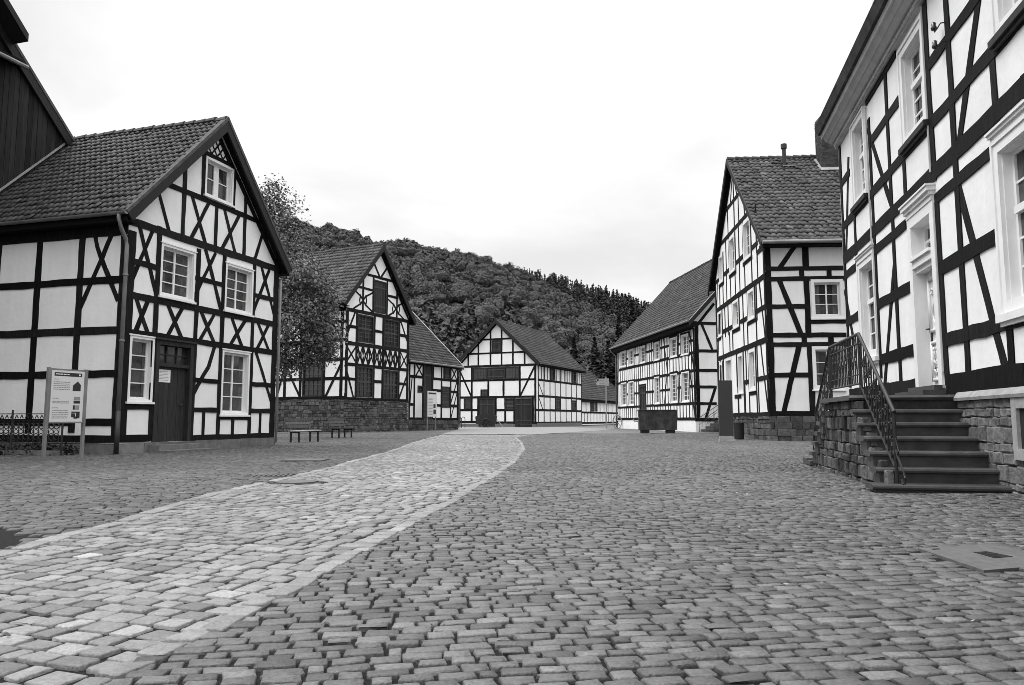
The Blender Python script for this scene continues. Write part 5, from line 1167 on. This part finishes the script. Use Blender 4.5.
# second information board before house C
FI2 = Face(FC.P(1.2, 0, 1.2)[:2], 26, 1)
t = thing('information_board', 'small pale information board standing before the low house with the tiled slope', 'notice board', FI2.P(.5, 0, 0))
for u in (.06, 1.22):
    mb = MB(); FI2.box(mb, u-.04, -.1, u+.04, 2.95, -.03, .03); mb.build('post', M['zinc'], t)
mb = MB(); FI2.box(mb, .0, 1.05, 1.28, 2.95, .031, .07); fr = mb.build('printed_panel', M['panel'], t)
mb = MB()
for (x0, y0, x1, y1) in ((.80, 1.25, 1.16, 1.58), (.80, 1.70, 1.10, 1.98)): FI2.box(mb, x0, y0, x1, y1, .06, .075)
FI2.box(mb, .1, 2.72, 1.15, 2.84, .06, .075); mb.build('print_dark', M['ink'], fr)
mb = MB()
for i in range(12): text_bars(FI2, mb, .1, .7, 1.2+i*.11, .03, .076)
mb.build('print_grey', M['greyink'], fr)
# bicycle hoops, cart, wheel, sign
t = thing('bicycle_stand', 'pair of low iron hoops for bicycles at the corner of the far barn', 'bicycle stand', (-4.9, 73.3, 0))
for dx in (-.22, .16):
    mb = MB(); mb.tube([(-4.9+dx-.17, 73.3, 0), (-4.9+dx-.17, 73.3, .8)]+[(-4.9+dx-.17*math.cos(a), 73.3, .85+.22*math.sin(a)) for a in np.linspace(0, math.pi, 9)]+[(-4.9+dx+.17, 73.3, .8), (-4.9+dx+.17, 73.3, 0)], .035, 6); mb.build('hoop', M['iron'], t)
FQ = Face((-3.65, 76.6), 92, 1)
t = thing('hand_cart', 'dark wooden hand cart parked before the left gate of the far barn', 'cart', FQ.P(1, 0, 0))
mb = MB(); q = [(.0, .35), (1.95, .35), (2.1, 1.15), (1.8, 1.3), (.25, 1.3), (-.1, 1.1)]; mb.prism([FQ.P(u, z, 0) for u, z in q], [FQ.P(u, z, -1.0) for u, z in q]); mb.build('body', M['darkwood'], t)
for nn in (.06, -1.1):
    mb = MB(); mb.tube([FQ.P(1.0+.45*math.cos(a), .45+.45*math.sin(a), nn) for a in np.linspace(0, 6.283, 19)[:-1]], .035, 6, closed=True)
    for k in range(8): mb.tube([FQ.P(1.0, .45, nn), FQ.P(1.0+.44*math.cos(k*.785), .45+.44*math.sin(k*.785), nn)], .02, 5)
    mb.build('wheel', M['iron'], t)
mb = MB(); mb.tube([FQ.P(1.9, 1.1, -.3), FQ.P(2.7, .05, -.3)], .03, 6); mb.tube([FQ.P(1.9, 1.1, -.7), FQ.P(2.7, .05, -.7)], .03, 6); mb.build('shaft', M['zincpale'], t)
wx, wy = 9.55, 68.4
t = thing('cart_wheel', 'old cart wheel leaning at the far corner of the long house', 'wheel', (wx, wy, 0))
mb = MB(); mb.tube([(wx+.40*math.cos(a), wy+.12*math.sin(a)*.6, .62+.60*math.sin(a)) for a in np.linspace(0, 6.283, 21)[:-1]], .05, 6, closed=True); mb.build('rim', M['zincpale'], t)
mb = MB()
for k in range(8): a = k*math.pi/4; mb.tube([(wx, wy, .62), (wx+.39*math.cos(a), wy+.07*math.sin(a), .62+.58*math.sin(a))], .02, 5)
mb.build('spokes', M['darkwood'], t)
sx, sy = 8.72, 69.6
t = thing('direction_sign', 'pale direction sign with stacked finger boards on a tall slim pole far down the street', 'sign', (sx, sy, 0))
mb = MB(); mb.tube([(sx, sy, 0), (sx, sy, 4.75)], .055, 8); mb.build('pole', M['zincpale'], t)
FZ = Face((sx-1.15, sy-.08), 90, 1)
for z, a, b in ((4.30, .2, 1.2), (3.98, .2, 1.2), (4.2, 1.02, 1.42)):
    mb = MB(); q = [(a, z+.14), (a+.12, z), (b, z), (b, z+.29), (a+.12, z+.29)] if a < .5 else [(a, z-.3), (b, z-.3), (b, z+.42), (a, z+.42)]
    off = 0 if a < .5 else -.045
    mb.prism([FZ.P(x, y, .02+off) for x, y in q], [FZ.P(x, y, -.02+off) for x, y in q]); o = mb.build('finger_board', M['sign'], t)
    if a < .5:
        mb = MB(); text_bars(FZ, mb, .5, 1.0, z+.10, .09, .024); mb.build('lettering', M['greyink'], o)
mb = MB(); FZ.box(mb, .28, 4.36, .46, 4.54, .024, .028); mb.build('pictogram', M['ink'], t)

# steps beside the long house
t = thing('stone_staircase', 'small dark flight of steps with thin handrails between the long and the tall house', 'steps', FEg.P(.6, 0, 1))
for i in range(5):
    mb = MB(); FEg.box(mb, .35+i*.32, -.2, 3.6, .2*(i+1), .05, 1.35, random.uniform(.8, 1.2)); 
    mb.box(FEg.P(.35+i*.32-.02, .2*(i+1)-.045, 1.36), FEg.u*.02, FEg.n*-1.3, np.array([0, 0, .04])); mb.build('step', M['step'], t)
for nn in (.12, 1.28):
    mb = MB(); mb.tube([FEg.P(.2, .0, nn), FEg.P(.2, .95, nn), FEg.P(1.75, 1.95, nn), FEg.P(3.4, 1.95, nn), FEg.P(3.4, 1.0, nn)], .022, 6); mb.tube([FEg.P(.2, .5, nn), FEg.P(1.75, 1.5, nn), FEg.P(3.4, 1.5, nn)], .014, 6)
    for k in range(8): u = .4+k*.4; z = np.interp(u, [.2, 1.75, 3.4], [.95, 1.95, 1.95]); mb.tube([FEg.P(u, z-.75, nn), FEg.P(u, z, nn)], .01, 5)
    mb.build('railing', M['iron'], t)

# covers in the paving
mx_, my_, mr = MAN
t = thing('manhole_cover', 'round pale manhole cover in the light path, its black ring standing for shadow', 'manhole cover', (mx_, my_, 0))
mb = MB(); mb.tube([(mx_, my_, -.03), (mx_, my_, .022)], mr-.05, 32); mb.build('lid', M['coverstone'], t)
mb = MB(); mb.tube([(mx_+mr*math.cos(a), my_+mr*math.sin(a), -.030) for a in np.linspace(0, 6.283, 33)[:-1]], .045, 6, closed=True); mb.build('rim', M['iron'], t)  # frame ring made black to stand for the shadow along the lid's edge
t = thing('drain_grate', 'dark slotted drain grate beyond the round cover', 'drain', (-3.78, 12.0, 0))
g = np.array(GRATE); ga, gb = g[1]-g[0], g[3]-g[0]
G3 = lambda a, b, z: np.append(g[0]+ga*a+gb*b, z)
mb = MB()
for i in range(8): a = i/8+.01; mb.prism([G3(a, .0, .012), G3(a+.05, .0, .012), G3(a+.05, 1, .012), G3(a, 1, .012)], [G3(a, .0, -.03), G3(a+.05, .0, -.03), G3(a+.05, 1, -.03), G3(a, 1, -.03)])
mb.build('bars', M['coverstone'], t)
mb = MB()
for (a0, b0, a1, b1) in ((-.05, -.1, 1.05, 0), (-.05, 1, 1.05, 1.1)): mb.prism([G3(a0, b0, .006), G3(a1, b0, .006), G3(a1, b1, .006), G3(a0, b1, .006)], [G3(a0, b0, -.03), G3(a1, b0, -.03), G3(a1, b1, -.03), G3(a0, b1, -.03)])
mb.build('frame', M['castiron'], t)
c = np.mean(COVER, 0); o = MB(); o.prism([(x, y, .012) for x, y in COVER], [(x, y, -.05) for x, y in COVER]); tag(o.build('access_cover', M['coverstone'], loc=(c[0], c[1], 0)), 'pale rectangular access cover in the forecourt setts, beyond the drain grate', 'access cover')
c = np.mean(SLAB, 0); t = thing('access_cover', 'large concrete slab with a slot set in the setts at lower right', 'access cover', (c[0], c[1], 0))
s4 = np.array(SLAB)
SB = lambda a, b, z: np.append((s4[0]*(1-a)+s4[1]*a)*(1-b)+(s4[3]*(1-a)+s4[2]*a)*b, z)
mb = MB(); mb.prism([(x, y, .012) for x, y in SLAB], [(x, y, -.06) for x, y in SLAB]); mb.build('slab', M['coverstone'], t)
mb = MB(); mb.prism([SB(.42, .34, .0145), SB(.58, .34, .0145), SB(.60, .62, .0145), SB(.40, .62, .0145)], [SB(.42, .34, .0), SB(.58, .34, .0), SB(.60, .62, .0), SB(.40, .62, .0)]); mb.build('slot', M['soil'], t)
for (a, b) in ((.16, .1), (.84, .9)):
    mb = MB(); mb.prism([SB(a-.05, b-.015, .0145), SB(a+.05, b-.015, .0145), SB(a+.05, b+.015, .0145), SB(a-.05, b+.015, .0145)], [SB(a-.05, b-.015, 0), SB(a+.05, b-.015, 0), SB(a+.05, b+.015, 0), SB(a-.05, b+.015, 0)]); mb.build('lifting_slot', M['soil'], t)

# ------------------------------------------------------------------ vegetation
def leafquads(C, Nrm, size, jitter):
    """quads centred at C facing Nrm (both n x 3)"""
    n = len(C); Nv = Nrm+RNG.normal(0, jitter, (n, 3)); Nv /= np.linalg.norm(Nv, axis=1)[:, None]+1e-9
    a = np.cross(Nv, RNG.normal(0, 1, (n, 3))); a /= np.linalg.norm(a, axis=1)[:, None]+1e-9; b = np.cross(Nv, a)
    s = size[:, None]*.5; w_ = s*RNG.uniform(.5, .9, (n, 1))
    V = np.stack([C-a*s, C-b*w_, C+a*s, C+b*w_], 1)
    return V.reshape(-1, 3)
def quads_obj(name, V, m, tone, parent=None):
    n = len(V)//4; L = np.array(parent['_w']) if parent is not None else np.zeros(3)
    o = npmesh(name, V-L, np.arange(n*4).reshape(-1, 4), m, tone)
    if parent is not None: o.parent = parent; o['_w'] = tuple(L)
    return o
def broadleaf(x, y, h0, lobes, nl, lsize, label, name='broadleaf_tree', r0=.2, fork=2.2, group=None):
    t = thing(name, label, 'tree', (x, y, 0), group)
    mb = MB(); top = np.array([x, y, h0]); mb.tube([(x, y, -.2), (x+.05, y, h0*.5), (x, y+.05, h0)], [r0, r0*.8, r0*.65], 9)
    for (cx, cy, cz, rx, rz) in lobes:
        c = np.array([x+cx, y+cy, cz]); m1 = top*.5+c*.5+RNG.normal(0, .2, 3)
        mb.tube([top, m1, c], [r0*.5, r0*.32, r0*.12], 6)
        for k in range(5):
            e = c+RNG.normal(0, .5, 3)*np.array([rx, rx, rz]); mb.tube([m1*.4+c*.6, (m1+e)/2+RNG.normal(0, .1, 3), e], [r0*.16, r0*.1, r0*.03], 5)
    mb.build('trunk', M['bark'], t)
    Cs, Ns, T = [], [], []
    for (cx, cy, cz, rx, rz) in lobes:
        c = np.array([x+cx, y+cy, cz]); nc = max(10, int(26*rx))
        dirs = RNG.normal(0, 1, (nc, 3)); dirs /= np.linalg.norm(dirs, axis=1)[:, None]
        cc = c+dirs*np.array([rx, rx, rz])*RNG.uniform(.35, 1.02, (nc, 1)); tt = np.clip(RNG.normal(1, .25, nc), .5, 1.7)
        for i in range(nc):
            k = int(nl/len(lobes)/nc); p = cc[i]+RNG.normal(0, .24*rx**.5, (k, 3)).clip(-.5, .5); Cs.append(p); Ns.append((p-c)/max(rx, rz)+np.array([0, 0, .5])); T.append(tt[i]*np.clip(RNG.normal(1, .2, k), .5, 1.7))
    C = np.concatenate(Cs); quads_obj('crown', leafquads(C, np.concatenate(Ns), RNG.uniform(lsize*.7, lsize*1.3, len(C)), .6), M['leaf'], np.concatenate(T), t)
    return t
broadleaf(-11.6, 34.6, 3.2, [(0, 0, 7.6, 2.4, 2.2), (.5, .2, 9.6, 1.8, 1.7), (-.9, .4, 10.3, 1.5, 1.5), (.1, .1, 11.0, 1.1, 1.1), (1.4, -.3, 6.8, 2.0, 1.8), (1.9, .3, 5.4, 1.7, 1.4), (.5, -.4, 5.2, 1.9, 1.4), (-.4, .3, 5.8, 2.2, 1.7), (2.4, .6, 4.1, 1.0, .8), (1.0, .2, 3.6, 1.2, .7), (2.1, 0, 7.6, 1.2, 1.2), (2.7, .2, 6.3, 1.0, 1.1), (2.9, .2, 4.6, .8, .7)], 27000, .125, 'loose broadleaf tree growing between the two left houses')

def spruce(x, y, h, r, label, group):
    t = thing('spruce_tree', label, 'tree', (x, y, 0), group)
    mb = MB(); mb.tube([(x, y, -.5), (x, y, h*.95)], [.25, .04], 7); mb.build('trunk', M['bark'], t)
    k = 3600; r = r*1.25; s = RNG.random(k)**.7; a = RNG.uniform(0, 6.283, k); lay_ = np.round(s*16)/16+RNG.normal(0, .012, k); rr = r*lay_*RNG.uniform(.25, 1.0, k)*(1+.25*np.sin(a*5+lay_*30))
    z = h*(1-lay_)-rr*.35+.3; C = np.stack([x+rr*np.cos(a), y+rr*np.sin(a), z], 1); Nn = np.stack([np.cos(a)*.5, np.sin(a)*.5, np.ones(k)], 1)
    quads_obj('crown', leafquads(C, Nn, RNG.uniform(.45, .95, k), .35), M['needles'], np.clip(RNG.normal(1, .25, k), .4, 1.8), t)
SG = 'dark spruces beyond the far houses'
for (px, Y, h, r, l) in ((9.3, 112, 12.5, 3.0, 'dark spruce left of the pair above the low outbuilding roof'), (12.6, 114, 12.8, 2.9, 'dark spruce right of the pair above the low outbuilding roof'), (17.2, 120, 16.5, 3.4, 'tall spruce just left of the long roof eaves'), (20.6, 128, 20.5, 3.6, 'tallest spruce, half hidden by the long roof'), (15.2, 118, 12.5, 3.0, 'short spruce between the outbuilding roof and the long house')):
    spruce(px, Y, h, r, l, SG)

# hills: ridge height over azimuth (degrees from the street axis)
H1 = [(-55, 88), (-31.8, 90.0), (-26.4, 90.8), (-19.7, 90.2), (-16.1, 85.3), (-12.8, 82.0), (-10.4, 79.5), (-6.8, 77.0), (-3.8, 73.2), (-1.7, 70.5), (.6, 64.9), (1.9, 60.2), (4.6, 52.3), (6.8, 46.9), (8.2, 40.3), (9.7, 30.2), (14.1, 12.8), (21.0, 3.7), (30, 1)]
H2 = [(-12, 97), (-8.6, 98.3), (-5.6, 97.6), (-.4, 96.8), (2.3, 92.1), (3.8, 89.0), (6.8, 82.0), (8.6, 76.8), (10.3, 70.9), (14.2, 57.2), (21.1, 36.6), (27.4, 16.7), (36, 6)]
def hillmesh(name, tab, az0, az1, r0, rr, r1, pw):
    ta = np.array(tab); az = np.linspace(az0, az1, 90); rs = np.concatenate([np.linspace(r0, rr, 26), np.linspace(rr+8, r1, 8)])
    A_, R_s = np.meshgrid(az, rs, indexing='ij'); Z = hz(ta, A_, R_s, r0, rr, pw)
    V = np.stack([R_s*np.sin(np.radians(A_)), R_s*np.cos(np.radians(A_)), Z], 2).reshape(-1, 3); n = len(rs)
    I = (np.arange(len(az)-1)[:, None]*n+np.arange(n-1)[None]).ravel()
    return struct(npmesh(name, V, np.stack([I, I+1, I+n+1, I+n], 1), M['hill'], smooth=True))
def hz(ta, az, r, r0, rr, pw):
    t = np.clip((r-r0)/(rr-r0), 0, 1); z = np.interp(az, ta[:, 0], ta[:, 1])*t**pw
    z = z+2.2*np.sin(az*.9+r*.05)*t*(1-t)*4*.7+1.5*np.sin(az*2.3-r*.09)*t*(1-t)*4
    return np.where(r > rr, z-(r-rr)*.25, z)-.4
hillmesh('hillside', H1, -55, 30, 118, 340, 420, 1.12); hillmesh('far_hillside', H2, -12, 36, 240, 500, 600, 1.25)
def wood(name, tab, az0, az1, r0, rr, pw, ra, rb, sp, fn, m):
    ta = np.array(tab); out = []; tn = []
    area = math.radians(az1-az0)*(rb**2-ra**2)/2; n = int(area/(sp*sp))
    az = RNG.uniform(az0, az1, n); r = np.sqrt(RNG.uniform(ra**2, rb**2, n)); z = hz(ta, az, r, r0, rr, pw)
    for i in range(n):
        p = np.array([r[i]*math.sin(math.radians(az[i])), r[i]*math.cos(math.radians(az[i])), z[i]])
        V, t = fn(p, r[i], az[i]); out.append(V); tn.append(t)
    return struct(quads_obj(name, np.concatenate(out), m, np.concatenate(tn)), 'stuff')
SPH = []; _nu, _nv = 10, 6
for j_ in range(_nv):
    for i_ in range(_nu):
        q_ = []
        for (di, dj) in ((0, 0), (1, 0), (1, 1), (0, 1)):
            th_ = (i_+di)/_nu*2*math.pi; ph_ = -.45*math.pi*.8+(j_+dj)/_nv*(.45*math.pi*.8+.499*math.pi)
            q_.append((math.cos(ph_)*math.cos(th_), math.cos(ph_)*math.sin(th_), math.sin(ph_)))
        SPH.append(q_)
SPH = np.array(SPH).reshape(-1, 3)
def crown_fn(p, r, az):
    rad = random.choice((1.4, 1.7, 2.0, 2.4, 3.0))*random.uniform(.9, 1.1)*(1 if r > 190 else .85); k = int((40 if r > 190 else 60)*rad**2)+50
    ph = RNG.uniform(0, 6.28, 3)
    def bump(d): return 1+.10*np.sin(d[:, 0]*5+ph[0])+.10*np.sin(d[:, 1]*6+ph[1])+.07*np.sin(d[:, 2]*8+ph[2])
    d_ = RNG.normal(0, 1, (k, 3)); d_[:, 2] = np.abs(d_[:, 2])*.95-.35*np.abs(RNG.normal(0, 1, k)); d_ /= np.linalg.norm(d_, axis=1)[:, None]
    sx_ = np.array([1, 1, random.uniform(.85, 1.2)]); c = p+np.array([0, 0, rad*.6])
    C = c+d_*rad*sx_*bump(d_)[:, None]*RNG.uniform(.90, 1.04, (k, 1))
    base = np.clip(random.gauss(1, .11), .7, 1.35)
    V = leafquads(C, d_+np.array([0, 0, .15]), RNG.uniform(.0018, .0038, k)*max(r, 135), .34)
    V2 = c+SPH*rad*sx_*.84*bump(SPH)[:, None]
    return np.concatenate([V, V2]), np.concatenate([base*np.clip(RNG.normal(1, .08, k), .75, 1.3), np.full(len(SPH)//4, base)])
def spruce_fn(p, r, az):
    far_ = r > 380; h = random.uniform(6.5, 10.5) if far_ else random.uniform(8, 14); rad = h*random.uniform(.2, .27); k = 80
    s = RNG.random(k)**.7; a = RNG.uniform(0, 6.283, k); rr_ = rad*s*RNG.uniform(.4, 1, k)
    C = np.stack([p[0]+rr_*np.cos(a), p[1]+rr_*np.sin(a), p[2]+h*(1-s)], 1)
    return leafquads(C, np.stack([np.cos(a)*.8, np.sin(a)*.8, np.ones(k)*.8], 1), RNG.uniform(.9, 1.9, k), .35), random.uniform(.7, 1.3)*np.clip(RNG.normal(1, .2, k), .5, 1.6)
wood('hillside_wood', H1, -34, 17, 118, 340, 1.12, 124, 352, 3.7, crown_fn, M['woods'])
wood('hillside_spruces', H1, -11, 3, 118, 340, 1.12, 122, 190, 5.5, spruce_fn, M['woods'])
wood('far_hillside_spruces', H2, -6, 24, 240, 500, 1.25, 390, 506, 3.7, spruce_fn, M['needles'])

# leaf litter on the setts
k = 240; X = RNG.uniform(-6, 8, k); Y = RNG.uniform(2.2, 16, k)**1; kk = view(X, Y, 0); X, Y = X[kk], Y[kk]
C = np.stack([X, Y, und(X, Y)+.014], 1); Vq = leafquads(C, np.tile([0, 0, 1.], (len(X), 1)), RNG.uniform(.012, .035, len(X)), .3)
struct(quads_obj('fallen_leaves', Vq, M['litter'], RNG.uniform(.5, 1, len(X))), 'stuff')
# low plants along the fence and house foot
def plants(name, label, pts, h, m, cat='plants'):
    Cs = []
    for (x, y) in pts: 
        k = 90; q = RNG.normal(0, 1, (k, 3))*np.array([.2, .2, .12]); q[:, 2] = np.abs(q[:, 2])*h/.2; Cs.append(q+np.array([x, y, 0]))
    C = np.concatenate(Cs); o = quads_obj(name, leafquads(C, np.tile([0, 0, 1.], (len(C), 1)), RNG.uniform(.05, .11, len(C)), .8), m, np.clip(RNG.normal(1, .3, len(C)), .4, 2))
    return struct(o, 'stuff')
pts = [FAs.P(1+random.uniform(0, 7), 0, random.uniform(.25, .8))[:2] for _ in range(46)]
plants('fence_undergrowth', '', pts, .2, M['shrub'])
for o in bpy.data.objects:
    if '_w' in o: del o['_w']
